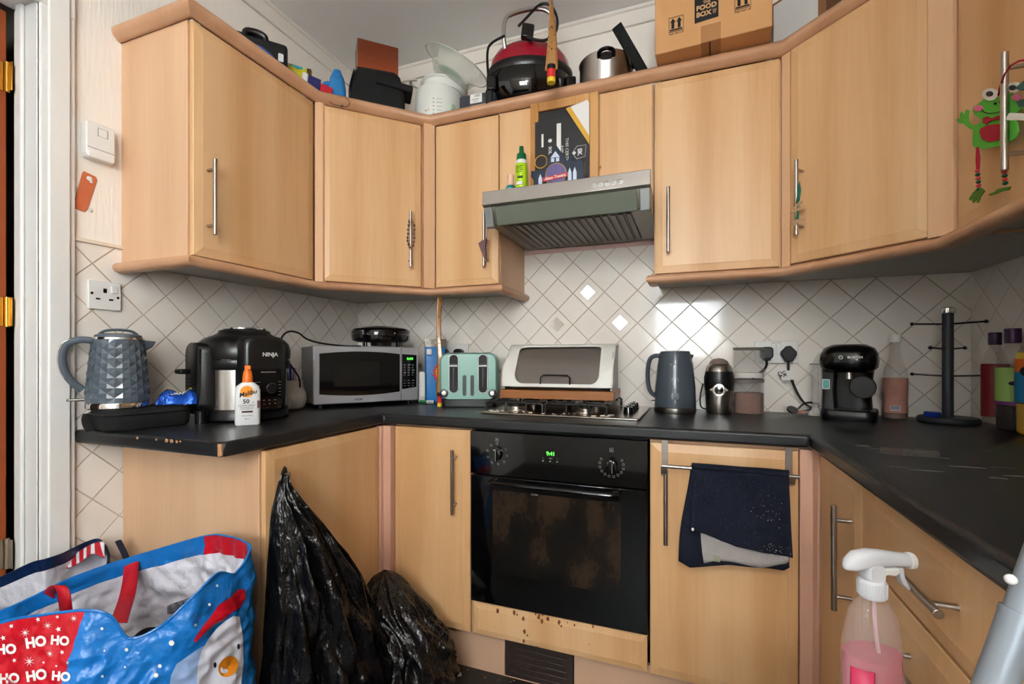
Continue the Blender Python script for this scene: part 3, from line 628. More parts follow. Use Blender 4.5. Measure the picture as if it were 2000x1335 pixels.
# ---- suncream
sc=thing('sun_lotion_bottle','white sun lotion spray bottle with orange cap','bottle',(.382,-.992,WT+.0004),face(.382,-.992))
WB=mat('white bottle',(224,224,224),.3)
def flat(w_,d_,z,r): return [Vector((x,y,z)) for x,y in rrect(w_,d_,r,5)]
MB().loft([flat(.066,.030,0,.012),flat(.070,.034,.004,.014),flat(.070,.034,.105,.014),flat(.062,.032,.120,.014),flat(.040,.028,.129,.013),flat(.030,.028,.132,.013)]).done('bottle_body',WB,sc,smooth=50)
OR=mat('orange cap',(244,118,30),.35)
MB().lathe([(.0145,.131),(.014,.150),(.0115,.165),(.0085,.170),(.0085,.184),(.001,.185)],24).box((-.004,-.018,.172),(.0085,0,.182)).done('cap',OR,sc,bevel=.001)
MB().lathe([(.018,0),(.018,.0005),(.001,.0006)],28,T=Matrix.Translation((-.002,-.0171,.104))@Matrix.Rotation(R(90),4,'X')).done('sun_emblem',mat('orange print',(240,150,30),.5),sc)
join_text('lettering',[('Malibu',.0185,(0,-.0178,.098),FRONT@Matrix.Rotation(R(14),4,'Z'),dict(shear=.3,bold=.02)),('50',.018,(-.004,-.0174,.073),FRONT,dict(bold=.02)),('SPF',.005,(.015,-.0174,.070),FRONT,{}),('LOTION SPRAY',.0068,(-.002,-.0174,.061),FRONT,{}),('HIGH PROTECTION',.0042,(-.002,-.0174,.055),FRONT,{}),('WATER RESISTANT',.0042,(-.002,-.0174,.050),FRONT,{}),('vitamin enriched',.0045,(-.002,-.0174,.030),FRONT,{}),('200 ml',.0045,(-.002,-.0174,.020),FRONT,{})],INK,sc)
MB().box((-.016,-.0176,.039),(.014,-.0170,.0445)).box((.026,-.0176,.052),(.035,-.0155,.075)).done('label_block',mat('brown print',(90,60,60),.6),sc)
# ---- left kettle on its case
KG=mat('slate grey plastic',(82,92,102),.22,var=.04,coat=.3)
kx,ky=.088,-1.180
cs_=thing('zip_case','black zipped fabric case with buckled strap under the kettle','case',(.118,-1.136,WT+.0003),R(-12))
def rr(w_,d_,z,r,cx=0,cy=0): return [Vector((x,y,z)) for x,y in rrect(w_,d_,r,6,cx,cy)]
MB().loft([rr(.150,.20,0,.03),rr(.166,.212,.008,.035),rr(.17,.216,.040,.035),rr(.162,.208,.056,.035),rr(.14,.19,.0605,.03)]).done('case_body',BLACKM,cs_,smooth=60)
MB().tube([Vector((x,y,.047)) for x,y in rrect(.171,.217,.035,6)],.0022,6,loop=True).done('zip',BLACK,cs_)
MB().tube(spline([(-.06,-.109,.045),(-.04,-.117,.035),(-.01,-.123,.020),(.02,-.124,.006)],5),.011,8,flat=.2).done('strap',mat('ribbed strap',(22,22,24),.7,bump=.5,bscale=400),cs_)
rg=MB()
for z in(.036,.018): rg.tube([(-.078+.006*math.cos(t*PI/6),-.103,z+.006*math.sin(t*PI/6)) for t in range(12)],.0014,6,loop=True)
rg.done('buckle_ring',CHROME,cs_)
kt=thing('kettle','large slate grey kettle with faceted diamond body','kettle',(kx,ky,WT+.0612),face(kx,ky))
MB().lathe([(.072,0),(.076,.003),(.076,.014),(.074,.018)],40).done('base_ring',CHROME,kt)
nn,rows=26,13; b=MB(); rings=[]
for j in range(rows+1):
    z=.018+.185*j/rows; r=.0755-.0155*(j/rows)**1.3
    rings.append([b.bm.verts.new(Vector(((r+(.0022 if 0<j<rows and (i+j)%2 else -.0006))*math.cos(2*PI*(i)/nn),(r+(.0022 if 0<j<rows and (i+j)%2 else -.0006))*math.sin(2*PI*(i)/nn),z))) for i in range(nn)])
for j in range(rows):
    for i in range(nn):
        a_,b_,c_,d_=rings[j][i],rings[j][(i+1)%nn],rings[j+1][(i+1)%nn],rings[j+1][i]
        if (i+j)%2: b._f([a_,b_,d_]); b._f([b_,c_,d_])
        else: b._f([a_,b_,c_]); b._f([a_,c_,d_])
b.done('kettle_body',KG,kt,flat=True)
MB().lathe([(.062,.200),(.060,.206),(.056,.208)],36).done('rim',CHROME,kt)
MB().lathe([(.057,.207),(.054,.214),(.040,.218),(.001,.219)],36).tube(spline([(-.045,0,.214),(-.03,0,.226),(0,0,.230),(.03,0,.226),(.045,0,.214)],5),.009,10,flat=.45).done('lid',KG,kt)
hp=spline([(-.056,0,.196),(-.085,0,.198),(-.112,0,.184),(-.121,0,.150),(-.116,0,.110),(-.100,0,.078),(-.078,0,.055)],6)
MB().tube(hp,.0125,12,flat=.8).done('handle',KG,kt); MB().tube([p+Vector((-.0085,-.006,.002)) for p in hp],.003,8).done('handle_trim',CHROME,kt)
MB().loft([[Vector(p) for p in((.052,-.016,.160),(.052,.016,.160),(.058,.018,.2),(.058,-.018,.2))],[Vector(p) for p in((.080,-.004,.180),(.080,.004,.180),(.088,.005,.197),(.088,-.005,.197))]]).done('spout',KG,kt,bevel=.002)
MB().cyl((-.070,-.01,.028),(-.112,-.012,.028),.0045,10).done('switch_lever',CHROME,kt,bevel=.002)
# blue crisp packet
pk=thing('snack_packet','crumpled blue foil snack packet beside the large kettle','packet',(.172,-1.060,WT+.0625),R(50))
def pkf(u,v):
    x=(u-.5)*.12; y=(v-.5)*.06; e=min(u,1-u,v,1-v)*4; z=.030*min(1,e)**.6*(1+.3*math.sin(u*9))+.004*noise.noise(Vector((u*9,v*9,3)))
    return Vector((x*(1-.12*abs(v-.5)),y+.01*math.sin(u*6),z+.016*v+.003))
FOIL=mat('blue foil',(28,84,190),.2,.5,var=.1,bump=.6,bscale=120)
MB().grid(pkf,24,14).grid(lambda u,v:Vector((pkf(u,v).x,pkf(u,v).y,.002+.016*v)),24,14).done('packet_body',FOIL,pk)
MB().grid(lambda u,v:pkf(.1+.8*u,.72+.16*v)+Vector((0,0,.0012)),16,3).done('white_band',WHITE,pk)
MB().grid(lambda u,v:pkf(.12+.76*u,.64+.05*v)+Vector((0,0,.0014)),16,2).done('yellow_band',mat('yellow print',(222,190,60),.4),pk)
text('TURNER',.017,(0,-.010,.034),PRINT,pk,T=Matrix.Rotation(R(25),4,'X'),bold=.02)
# ---- white pot with pens
mg=thing('pen_pot','white ceramic pot with round opening holding pens','pot',(.150,-.600,WT+.0005),face(.15,-.6)+R(-20))
CER=mat('white glazed ceramic',(206,200,192),.25,var=.04)
MB().lathe([(.045,0),(.055,.012),(.062,.04),(.058,.070),(.048,.092),(.046,.118),(.043,.118),(.045,.09),(.05,.05),(.04,.008),(.001,.006)],36).done('pot_body',CER,mg,smooth=60)
hr=MB().tube([(-.012+.030*math.cos(t*PI/8),-.055+.004*abs(math.cos(t*PI/8)),.040+.034*math.sin(t*PI/8)) for t in range(16)],.010,10,loop=True).done('round_rim',CER,mg)
MB().lathe([(.029,0),(.0285,.001),(.001,.0012)],24,T=Matrix.Translation((-.012,-.056,.040))@Matrix.Rotation(R(90),4,'X'),sy=1.1).done('dark_opening',mat('dark inside',(30,26,24),.7),mg)
for i,(x,y,c_,l_,n_) in enumerate(((-.030,.0,(190,30,50),.14,'red'),(-.016,.012,(170,24,50),.138,'red'),(.006,.0,(36,60,150),.165,'blue'),(.018,.01,(60,40,110),.150,'violet'),(.028,-.004,(206,160,190),.160,'pink'),(-.002,-.018,(40,30,34),.143,'black'))):
    pn=MB().cyl((0,0,0),(0,0,l_-.02),.0042,8).lathe([(.0048,l_-.035),(.0048,l_),(.001,l_+.002)],8).done('pen',mat(n_+' pen',c_,.35)); tag(pn,{0:'leftmost red pen in the white pot',1:'dark red pen, second from left in the white pot',2:'tall blue pen in the white pot',3:'violet pen behind the blue pen in the pot',4:'pale pink pen at the right of the white pot',5:'black pen at the front of the white pot'}[i],'pen',group='pens in the white pot')
    M0=Matrix.Translation(mg.location)@Matrix.Rotation(mg.rotation_euler[2],4,'Z'); pn.location=M0@Vector((x*.3,y*.3,.009)); pn.rotation_euler=((-y)*3+0.05,x*5,0)
# ---- items between microwave and toaster
bp_=thing('tablet_packet','tall blue dishwasher tablet packet with orange burst','packet',(.535,-.105,WT),face(.535,-.105)+R(4))
BL=mat('blue packet print',(22,118,188),.35,var=.05)
MB().loft([rr(.088,.05,0,.01),rr(.096,.055,.03,.012),rr(.096,.045,.20,.01),rr(.098,.012,.262,.004)]).done('packet_body',BL,bp_,bevel=.001)
MB().loft([rr(.099,.012,.255,.004),rr(.102,.003,.300,.001)]).done('clear_seal',mat('dull foil seal',(120,116,108),.3,.4,bump=.5),bp_)
stp=[((.036 if i%2 else .022)*math.cos(i*PI/14)+.004,.142+(.052 if i%2 else .032)*math.sin(i*PI/14)) for i in range(28)]
stp2=[(.005+(.024 if i%2 else .015)*math.cos(i*PI/14),.142+(.034 if i%2 else .022)*math.sin(i*PI/14)) for i in range(28)]
Tq=Matrix.Rotation(R(3.5),4,'X')
MB().prism(stp,-.0292,-.0284,ax='y',T=Matrix.Translation((.014,.004,0))@Tq).done('red_burst',mat('red print',(208,52,34),.5),bp_)
MB().prism(stp2,-.0302,-.0290,ax='y',T=Matrix.Translation((.014,.004,0))@Tq).done('orange_burst',mat('orange burst',(244,150,40),.5),bp_)
MB().lathe([(.011,0),(.011,.0006),(.001,.0007)],20,T=Matrix.Translation((.018,-.0285,.136))@Matrix.Rotation(R(90),4,'X')).done('blue_centre',BL,bp_)
MB().box((-.040,-.0285,.225),(-.018,-.018,.252)).done('white_square',WHITE,bp_)
tb=thing('plastic_tub','white rounded plastic tub in front of the blue packet','tub',(.498,-.165,WT),face(.5,-.16))
MB().prism(rrect(.034,.145,.012,6,0,.0735),-.02,.02,ax='y').done('tub_body',WHITE,tb,bevel=.005,seg=3)
MB().lathe([(.012,0),(.011,.002),(.001,.003)],20,T=Matrix.Translation((.004,-.020,.022))@Matrix.Rotation(R(90),4,'X')).done('dial',mat('pale grey',(190,186,186),.4),tb)
mkr=thing('marker_pen','green marker pen lying in front of the white tub','pen',tuple(atz(834,788,WT))[:2]+(WT+.008,),R(8))
MB().cyl((-.034,0,0),(.036,0,0),.0075,14).done('barrel',mat('marker green',(20,110,66),.4),mkr)
MB().cyl((.0,0,0),(.034,0,0),.0078,14).done('label_band',WHITE,mkr); text('DERMA',.009,(.017,-.0081,0),INK,mkr)
sk=thing('socket_outlet','double wall socket behind the toaster with two plugs','socket',(.590,-.0,1.150))
MB().prism(rrect(.146,.086,.004,3),-.010,0,ax='y').done('face_plate',WHITE,sk,bevel=.002)
for i,x in enumerate((-.052,.030)):
    pg=thing('plug','black plug in the %s outlet behind the toaster'%('left' if i==0 else 'right'),'plug',(.590+x,-.010,1.138),group='plugs behind the toaster')
    MB().prism([(-.022,-.03),(.022,-.03),(.026,0),(.020,.022),(.008,.028),(-.008,.028),(-.020,.022),(-.026,0)],-.032,0,ax='y').done('plug_body',BLACK,pg,bevel=.003)
    MB().tube(spline([(0,-.018,-.03),(0,-.02,-.06),(0,-.03,-.10)],4),.004,8).done('cable',MATS['black cord'],pg)
# ---- right hand kettle
kx,ky=1.618,-.150
k2=thing('kettle','small slim slate grey kettle between hob and coffee grinder','kettle',(kx,ky,WT),face(kx,ky))
MB().lathe([(.074,0),(.076,.004),(.076,.020),(.074,.022)],40).done('base_ring',STEEL,k2)
KS=mat('kettle grey',(70,80,89),.25,coat=.2)
MB().lathe([(.0755,.022),(.0765,.03),(.074,.10),(.066,.18),(.058,.222),(.056,.228)],48).done('kettle_body',KS,k2,smooth=50)
MB().lathe([(.056,.227),(.054,.234),(.03,.237),(.001,.238)],36).done('lid',KS,k2)
b=MB()
for i,(x,z,s) in enumerate(((0,.198,.8),(-.004,.176,1),(0,.150,1),(0,.122,1.1),(-.002,.094,1.1),(0,.066,1),(0,.044,.8))):
    yy=-(.0765-.0185*max(0,(z-.06)/.165)**1.1)
    for dx in((-.008,.008) if i%2 else (0,)):
        b.ball((x+dx,yy+.0015,z),.010*s,6,4,sc=(.75,.25,1.4))
b.done('hexagon_facets',mat('kettle facets',(104,114,122),.12,coat=.4),k2)
hp=spline([(-.048,0,.212),(-.070,0,.218),(-.092,0,.205),(-.101,0,.165),(-.100,0,.110),(-.090,0,.076),(-.068,0,.058)],6)
MB().tube(hp,.0105,12,flat=.8).done('handle',KS,k2)
MB().lathe([(.008,0),(.008,.012),(.001,.014)],12,c=(-.052,0,.216)).done('lid_button',CHROME,k2)
MB().loft([[Vector(p) for p in((.05,-.014,.185),(.05,.014,.185),(.054,.016,.222),(.054,-.016,.222))],[Vector(p) for p in((.062,-.003,.205),(.062,.003,.205),(.068,.004,.221),(.068,-.004,.221))]]).done('spout',KS,k2,bevel=.002)
MB().box((-.088,-.006,.040),(-.066,.006,.044)).done('switch_lever',BLACK,k2,bevel=.001)
# ---- coffee grinder
kx,ky=1.775,-.125
g=thing('coffee_grinder','small black and steel coffee grinder with round button','grinder',(kx,ky,WT),face(kx,ky))
MB().lathe([(.042,0),(.044,.003),(.047,.05),(.050,.09)],36,sx=1).done('steel_base',STEEL,g,smooth=50)
MB().lathe([(.050,.088),(.0525,.11),(.0525,.135),(.048,.158)],36).done('black_collar',BLACK,g,smooth=50)
MB().lathe([(.048,.158),(.0425,.178),(.034,.187)],36).done('steel_shoulder',STEEL,g,smooth=50)
MB().lathe([(.036,.186),(.030,.197),(.018,.205),(.001,.208)],32).done('dome_lid',mat('cloudy dome',(140,122,112),.12,alpha=.8),g,smooth=60)
q=Matrix.Translation((0,-.0475,.090))@Matrix.Rotation(R(90),4,'X')
MB().lathe([(.033,-.004),(.032,.004),(.02,.006)],4,T=q@Matrix.Scale(.72,4,(0,1,0))).done('eye_plate',STEEL,g)
MB().lathe([(.0225,0),(.022,.0075),(.017,.008)],30,T=q).done('button_ring',CHROME,g); MB().lathe([(.0155,.004),(.015,.0085),(.001,.010)],28,T=q).done('button',BLACKG,g)
MB().lathe([(.0515,.0),(.0515,.0015)],8,c=(0,0,.0),sx=.0,sy=.0)
o=MB().tube(spline([(kx-.035,ky+.02,WT+.012),(kx-.062,ky-.002,WT+.02),(kx-.066,ky,WT+.06),(kx-.056,ky+.01,WT+.11)],6),.0028,8).done('power_cord',MATS['black cord']); tag(o,'thin black cord rising beside the coffee grinder','cord')
# ---- stacked glass canisters
GLS=mat('canister glass',(226,224,220),.04,alpha=.09,coat=.35)
kx,ky=1.878,-.108
b=thing('glass_canister','lower glass canister holding brown coffee powder','canister',(kx,ky,WT))
MB().lathe([(.051,0),(.053,.002),(.053,.116),(.050,.118),(.0505,.004),(.001,.004)],36,caps=False).done('glass_jar',GLS,b,smooth=50)
MB().lathe([(.0495,.0045),(.0495,.078),(.04,.080),(.001,.077)],36).done('contents',mat('coffee powder',(112,64,40),.9,bump=.6,bscale=200),b)
MB().lathe([(.0525,.118),(.053,.130),(.001,.131)],36).done('lid',mat('grey lid',(112,106,102),.3),b)
b=thing('glass_canister','upper glass canister with white sugar, stacked on the coffee one','canister',(kx,ky,WT+.1315))
MB().lathe([(.051,0),(.054,.002),(.054,.104),(.051,.106),(.0515,.004),(.001,.004)],36,caps=False).done('glass_jar',GLS,b,smooth=50)
MB().lathe([(.0505,.0045),(.0505,.022),(.001,.024)],36).done('contents',mat('white sugar',(222,216,210),.9),b)
MB().lathe([(.0525,.106),(.054,.116),(.001,.117)],36).done('lid',MATS['grey lid'],b)
# ---- right double socket
sk=thing('socket_outlet','white double wall socket right of the glass canisters','socket',(1.9845,0,1.143))
MB().prism(rrect(.147,.087,.004,3),-.011,0,ax='y').done('face_plate',WHITE,sk,bevel=.002)
for i in(-1,1): MB().prism(rrect(.014,.022,.002,2,i*.009,.026),-.0135,-.010,ax='y').done('rocker_switch',WHITE,sk,bevel=.001); 
MB().box((-.014,-.0138,.0355),(-.004,-.0134,.037)).box((.004,-.0138,.0355),(.014,-.0134,.037)).done('switch_marks',INK,sk)
p1=thing('plug','squarish black plug in the left side of the right socket','plug',(1.948,-.011,1.140))
MB().prism(rrect(.044,.046,.013,5,0,.0),-.034,0,ax='y').prism([(-.012,-.03),(.012,-.03),(.018,-.015),(-.018,-.015)],-.03,-.006,ax='y').done('plug_body',BLACK,p1,bevel=.004)
MB().tube(spline([(0,-.018,-.028),(0,-.02,-.046),(-.010,-.025,-.065),(-.034,-.03,-.085),(-.05,-.03,-.10)],5),.0045,8).done('cable',MATS['black cord'],p1)
p2=thing('plug','arrow shaped black plug with white tag on its cable','plug',(2.022,-.011,1.138))
MB().prism([(-.012,-.030),(.012,-.030),(.026,-.006),(.026,.006),(.006,.028),(-.006,.028),(-.026,.006),(-.026,-.006)],-.034,0,ax='y').done('plug_body',BLACK,p2,bevel=.003)
cp_=spline([(0,-.018,-.028),(0,-.02,-.06),(.004,-.024,-.085),(.028,-.03,-.150),(.048,-.04,-.185),(.075,-.05,-.205),(.095,-.04,-.203)],6)
MB().tube(cp_,.0042,8).done('cable',MATS['black cord'],p2)
tg=MB().box((-.034,-.030,-.100),(.012,-.0285,-.064),Matrix.Rotation(R(-6),4,'Y')).done('warning_tag',WHITE,p2)
join_text('lettering',[('UK',.017,(-.016,-.0304,-.078),Matrix.Rotation(R(-6),4,'Y')@FRONT@Matrix.Rotation(R(-80),4,'Z'),dict(bold=.03)),('CA',.017,(-.030,-.0304,-.080),Matrix.Rotation(R(-6),4,'Y')@FRONT@Matrix.Rotation(R(-80),4,'Z'),dict(bold=.03))],INK,p2)
o=MB().tube(spline([(2.035,-.055,WT+.004),(2.05,-.06,WT+.022),(2.075,-.055,WT+.042),(2.11,-.05,WT+.040),(2.115,-.05,WT+.028),(2.08,-.055,WT+.016),(2.05,-.06,WT+.008)],6),.0034,8).done('power_cord',MATS['black cord']); tag(o,'coiled loop of black cord behind the clear dish','cord')
d=thing('glass_dish','small clear dish with dark lid and pink sponge bit','dish',(2.035,-.100,WT))
MB().lathe([(.028,0),(.040,.006),(.046,.034),(.0445,.034),(.0385,.008),(.001,.004)],28,caps=False).done('dish_body',GLS,d,smooth=60)
o=MB().lathe([(.018,0),(.019,.003),(.018,.006),(.001,.0065)],20,T=Matrix.Translation((2.018,-.118,WT+.018))@Matrix.Rotation(R(38),4,'X')@Matrix.Rotation(R(12),4,'Y')).done('bottle_cap',BLACK); tag(o,'dark round cap lying in the clear dish','cap')
o=MB().lathe([(.013,0),(.014,.004),(.013,.010),(.001,.011)],16,T=Matrix.Translation((2.048,-.108,WT+.008))).done('sponge_bit',mat('salmon sponge',(192,112,90),.9)); tag(o,'salmon pink lump lying in the clear dish','sponge')
o=MB().lathe([(.022,0),(.023,.006),(.012,.022),(.010,.030),(.001,.031)],24,T=Matrix.Translation((2.098,-.085,WT))).done('egg_cup',CER); tag(o,'small white cone shaped cup beside the coffee machine','cup')
# ================================================================ right end of the worktop
BG=mat('coffee machine gloss',(9,9,11),.22,var=.08)
cx_,cy_=2.180,-.160
t=thing('coffee_machine','black capsule coffee machine with clear tank and square sticker','coffee machine',(cx_,cy_,WT),face(cx_,cy_)+R(-4))
def rl(w_,h_,r,y,zc,xc=0,n=5): return [Vector((x,y,z)) for x,z in rrect(w_,h_,r,n,xc,zc)]
MB().loft([rr(.150,.19,0,.03,0,.02),rr(.156,.196,.010,.032,0,.02),rr(.156,.196,.026,.032,0,.02),rr(.150,.19,.032,.03,0,.02)]).done('base',BLACK,t,smooth=50)
MB().loft([rr(.135,.10,.03,.03,-.005,.065),rr(.128,.10,.09,.03,-.005,.065),rr(.138,.11,.17,.03,-.002,.06)]).done('body',BLACK,t,smooth=50)
MB().loft([rr(.048,.05,.03,.012,-.055,-.0),rr(.040,.05,.10,.012,-.056,-.0),rr(.046,.06,.17,.012,-.054,0)]).done('side_column',BLACK,t,smooth=50)
MB().loft([rr(.128,.150,.160,.045,.0,.015),rr(.158,.180,.176,.055,.0,.012),rr(.164,.186,.198,.058,.0,.012),rr(.160,.182,.222,.056,0,.012),rr(.140,.160,.242,.05,0,.012),rr(.095,.11,.254,.04,0,.014)]).done('head',BG,t,smooth=60)
MB().lathe([(.011,0),(.010,.026)],16,c=(.004,-.045,.138)).done('spout',STEEL,t)
MB().lathe([(.036,0),(.034,.006),(.001,.008)],36,T=Matrix.Translation((.040,-.038,.112))@Matrix.Rotation(R(90),4,'X')).tube([(.040+.036*math.cos(i*PI/16),-.043,.112+.036*math.sin(i*PI/16)) for i in range(32)],.0013,6,loop=True).done('brew_dial',mat('matt black dial',(16,16,18),.5),t)
MB().box((-.035,-.075,.033),(.06,-.03,.042)).done('drip_tray',BG,t,bevel=.003)
MB().loft([rr(.03,.13,.01,.01,-.088,.035),rr(.034,.14,.19,.012,-.086,.035),rr(.026,.10,.225,.01,-.076,.035)]).done('water_tank',mat('clear tank',(200,200,198),.05,alpha=.35,coat=.5),t,smooth=50)
MB().box((-.112,-.02,.185),(-.062,.06,.188)).done('tank_lid',BG,t)
MB().prism(rrect(.022,.034,.003,3,-.062,.118),-.0315,-.0300,ax='y').done('sticker',WHITE,t); MB().prism(rrect(.018,.029,.001,2,-.062,.118),-.0321,-.0315,ax='y').done('sticker_print',mat('teal print',(96,164,158),.6,var=.35,vscale=220),t)
join_text('lettering',[('BOSCH',.0105,(.022,-.0840,.210),FRONT,dict(bold=.03,sx=1.2))],PRINT,t)
MB().tube([(-.016+.0055*math.cos(i*PI/8),-.0835,.210+.0055*math.sin(i*PI/8)) for i in range(16)],.0008,6,loop=True).box((-.0185,-.084,.2095),(-.0135,-.083,.2105)).done('round_emblem',PRINT,t)
MB().box((.030,-.084,.196),(.048,-.0825,.1965)).done('seam',BLACK,t)
# sauce bottle
t=thing('syrup_bottle','tall clear bottle of dark red syrup with white cap','bottle',(2.330,-.100,WT),face(2.33,-.1))
MB().lathe([(.030,0),(.034,.004),(.034,.03),(.0325,.06),(.034,.10),(.034,.15),(.031,.17),(.018,.205),(.0135,.235),(.0135,.272)],32,caps=False).done('bottle_glass',mat('bottle clear',(206,190,176),.06,alpha=.25,coat=.5),t,smooth=60)
MB().lathe([(.029,.003),(.033,.006),(.033,.052),(.001,.053)],28).done('syrup',mat('dark red syrup',(86,30,20),.2),t)
MB().lathe([(.0345,.022),(.0333,.06),(.0345,.10),(.0347,.140)],36,caps=False).done('label',mat('dusty pink label',(176,124,108),.6,var=.06,vscale=30,stretch=(1,1,4)),t,smooth=60)
MB().lathe([(.0165,.262),(.0165,.289),(.001,.290)],24).done('cap',WHITE,t,bevel=.001)
b=MB().box((-.014,-.0352,.030),(.014,-.0345,.048)); b.done('barcode_patch',mat('pale label patch',(190,190,196),.5),t)
b=MB()
for i in range(12): b.box((-.012+i*.002,-.0356,.033),(-.012+i*.002+.0011,-.0351,.047))
for i in range(5): b.box((-.013,-.0352,.112-i*.007),(.004+(i%3)*.002,-.0347,.1128-i*.007))
b.done('barcode',INK,t)
# mug tree
mx,my=2.452,-.150
t=thing('mug_tree','dark grey mug tree with chrome knobbed arms in the right corner','mug tree',(mx,my,WT),face(mx,my))
SG=mat('dark slate metal',(46,50,56),.5)
MB().lathe([(.074,0),(.078,.004),(.078,.013),(.074,.018),(.001,.019)],44).done('base',SG,t,smooth=50)
MB().lathe([(.0145,.018),(.0145,.355)],28).done('pole',SG,t)
MB().lathe([(.019,.352),(.020,.356),(.020,.368),(.017,.371),(.001,.372)],28).done('top_cap',CHROME,t)
DC=mat('dark chrome',(90,90,94),.2,1)
for z,L_,an in((.318,.088,2),(.150,.088,-3),(.237,.075,57)):
    for sgn in(-1,1):
        dx=math.cos(R(an))*sgn; dy=math.sin(R(an))*sgn
        MB().cyl((dx*.012,dy*.012,z),(dx*L_,dy*L_,z+.004),.0028,10).ball((dx*L_,dy*L_,z+.004),.0058,12,8).done('arm',DC,t)
o=MB().lathe([(.020,0),(.021,.002),(.021,.013),(.019,.015),(.001,.0152)],28,T=Matrix.Translation((mx-.050,my-.025,WT+.0195))).done('bottle_cap',mat('blue cap',(20,52,150),.35)); tag(o,'blue plastic lid lying on the base of the mug tree','lid')
# three bottles on the right edge
def bottle(nm,label,x,y,prof,cont,cm,lab,lm,cap,cm2,extra=None,al=.14):
    t=thing(nm,label,'bottle',(x,y,WT),face(x,y))
    MB().lathe(prof,32,caps=False).done('bottle_shell',mat('clear plastic',(150,144,138),.06,alpha=al,coat=.6),t,smooth=60)
    if cont: MB().lathe(cont,28).done('drink',cm,t,smooth=60)
    MB().lathe(lab,36,caps=False).done('label',lm,t,smooth=60)
    MB().lathe(cap,22).done('cap',cm2,t,bevel=.001)
    return t
PR=[(.030,0),(.035,.006),(.034,.02),(.036,.03),(.036,.19),(.034,.205),(.026,.232),(.0165,.245),(.0165,.27)]
t=bottle('squash_bottle','squash bottle with lime green label and purple cap',2.5380,-.300,PR,[(.029,.002),(.034,.008),(.034,.070),(.001,.071)],mat('dark purple squash',(26,12,24),.15),[(.0365,.075),(.0368,.08),(.0368,.178),(.0365,.18)],mat('lime label',(150,186,96),.5,var=.05),[(.018,.250),(.018,.292),(.001,.293)],mat('purple cap',(52,22,66),.35))
MB().lathe([(.0371,.074),(.0371,.084)],36,caps=False).done('purple_band',mat('purple band',(116,44,124),.5),t)
MB().lathe([(.0116,0),(.0116,.001),(.001,.0012)],20,T=Matrix.Translation((.014,-.0355,.158))@Matrix.Rotation(R(18),4,'Z')@Matrix.Rotation(R(90),4,'X')).done('purple_roundel',mat('purple band',(116,44,124),.5),t)
text('30',.012,(.0145,-.0378,.158),PRINT,t,T=Matrix.Rotation(R(18),4,'Z')@FRONT)
MB().box((-.004,-.0385,.105),(.026,-.0335,.128),Matrix.Rotation(R(14),4,'Z')).done('green_panel',mat('dark green panel',(30,104,70),.5),t)
MB().ball((.004,-.0365,.136),.008,12,8,sc=(1.6,.15,.8)).done('berries',mat('berry print',(24,16,34),.4),t)
bottle('juice_bottle','bottle with red and yellow label half hidden behind the squash',2.540,-.212,[(r*.85,z*.97) for r,z in PR],None,None,[(.031,.03),(.0313,.19)],mat('red juice label',(120,20,30),.5,var=.3,vscale=25),[(.0155,.248),(.0155,.285),(.001,.286)],mat('purple cap',(52,22,66),.35))
t=bottle('squash_bottle','orange squash bottle with blue label cut by the right picture edge',2.532,-.408,[(r*1.08,z*1.04) for r,z in PR],[(.030,.002),(.036,.01),(.036,.085),(.001,.086)],mat('yellow squash',(214,160,20),.2),[(.0396,.088),(.0398,.17)],mat('blue squash label',(22,112,158),.5),[(.019,.262),(.019,.30),(.001,.301)],mat('orange cap',(244,118,30),.35))
MB().lathe([(.0398,.17),(.0398,.205)],36,caps=False).done('orange_band',mat('orange band',(226,104,34),.5),t); MB().lathe([(.0385,.205),(.036,.222)],36,caps=False).done('yellow_band',mat('yellow print',(222,190,60),.4),t)
MB().lathe([(.013,0),(.013,.001),(.001,.0012)],20,T=Matrix.Rotation(R(-25),4,'Z')@Matrix.Translation((0,-.0398,.172))@Matrix.Rotation(R(90),4,'X')).done('black_roundel',INK,t)
# clear wet tape strip and puddles on the right worktop
FILM=mat('clear film',(190,180,170),.12,alpha=.16,coat=1)
g=lambda u,v:(atz(1718+u*118,874+v*14+u*8,WT+.001)+Vector((0,0,.0012+.004*abs(noise.noise(Vector((u*9,v*4,1)))))))
o=MB().grid(g,30,5).done('plastic_film',FILM); tag(o,'crumpled clear plastic film strip lying on the right worktop','plastic film')
b=MB(); random.seed(9)
for px,py,s in((1686,871,1.3),(1708,876,.6),(1788,882,1.5),(1845,895,.8),(1950,934,1.2)): b.ball(atz(px,py,WT)+Vector((0,0,.0006)),.008*s,12,6,sc=(1.3,.8,.15))
for px,py,s in((1810,919,1.6),(1890,912,1.8),(1755,912,1),(1960,913,1.2),(1990,930,1.4)): b.ball(atz(px,py,WT)+Vector((0,0,.0003)),.010*s,12,6,sc=(1.6,.35,.05))
tag(b.done('water_drops',mat('water',(200,200,200),.03,alpha=.25,coat=1)),'small water drops and smears on the right worktop','water',kind='stuff')
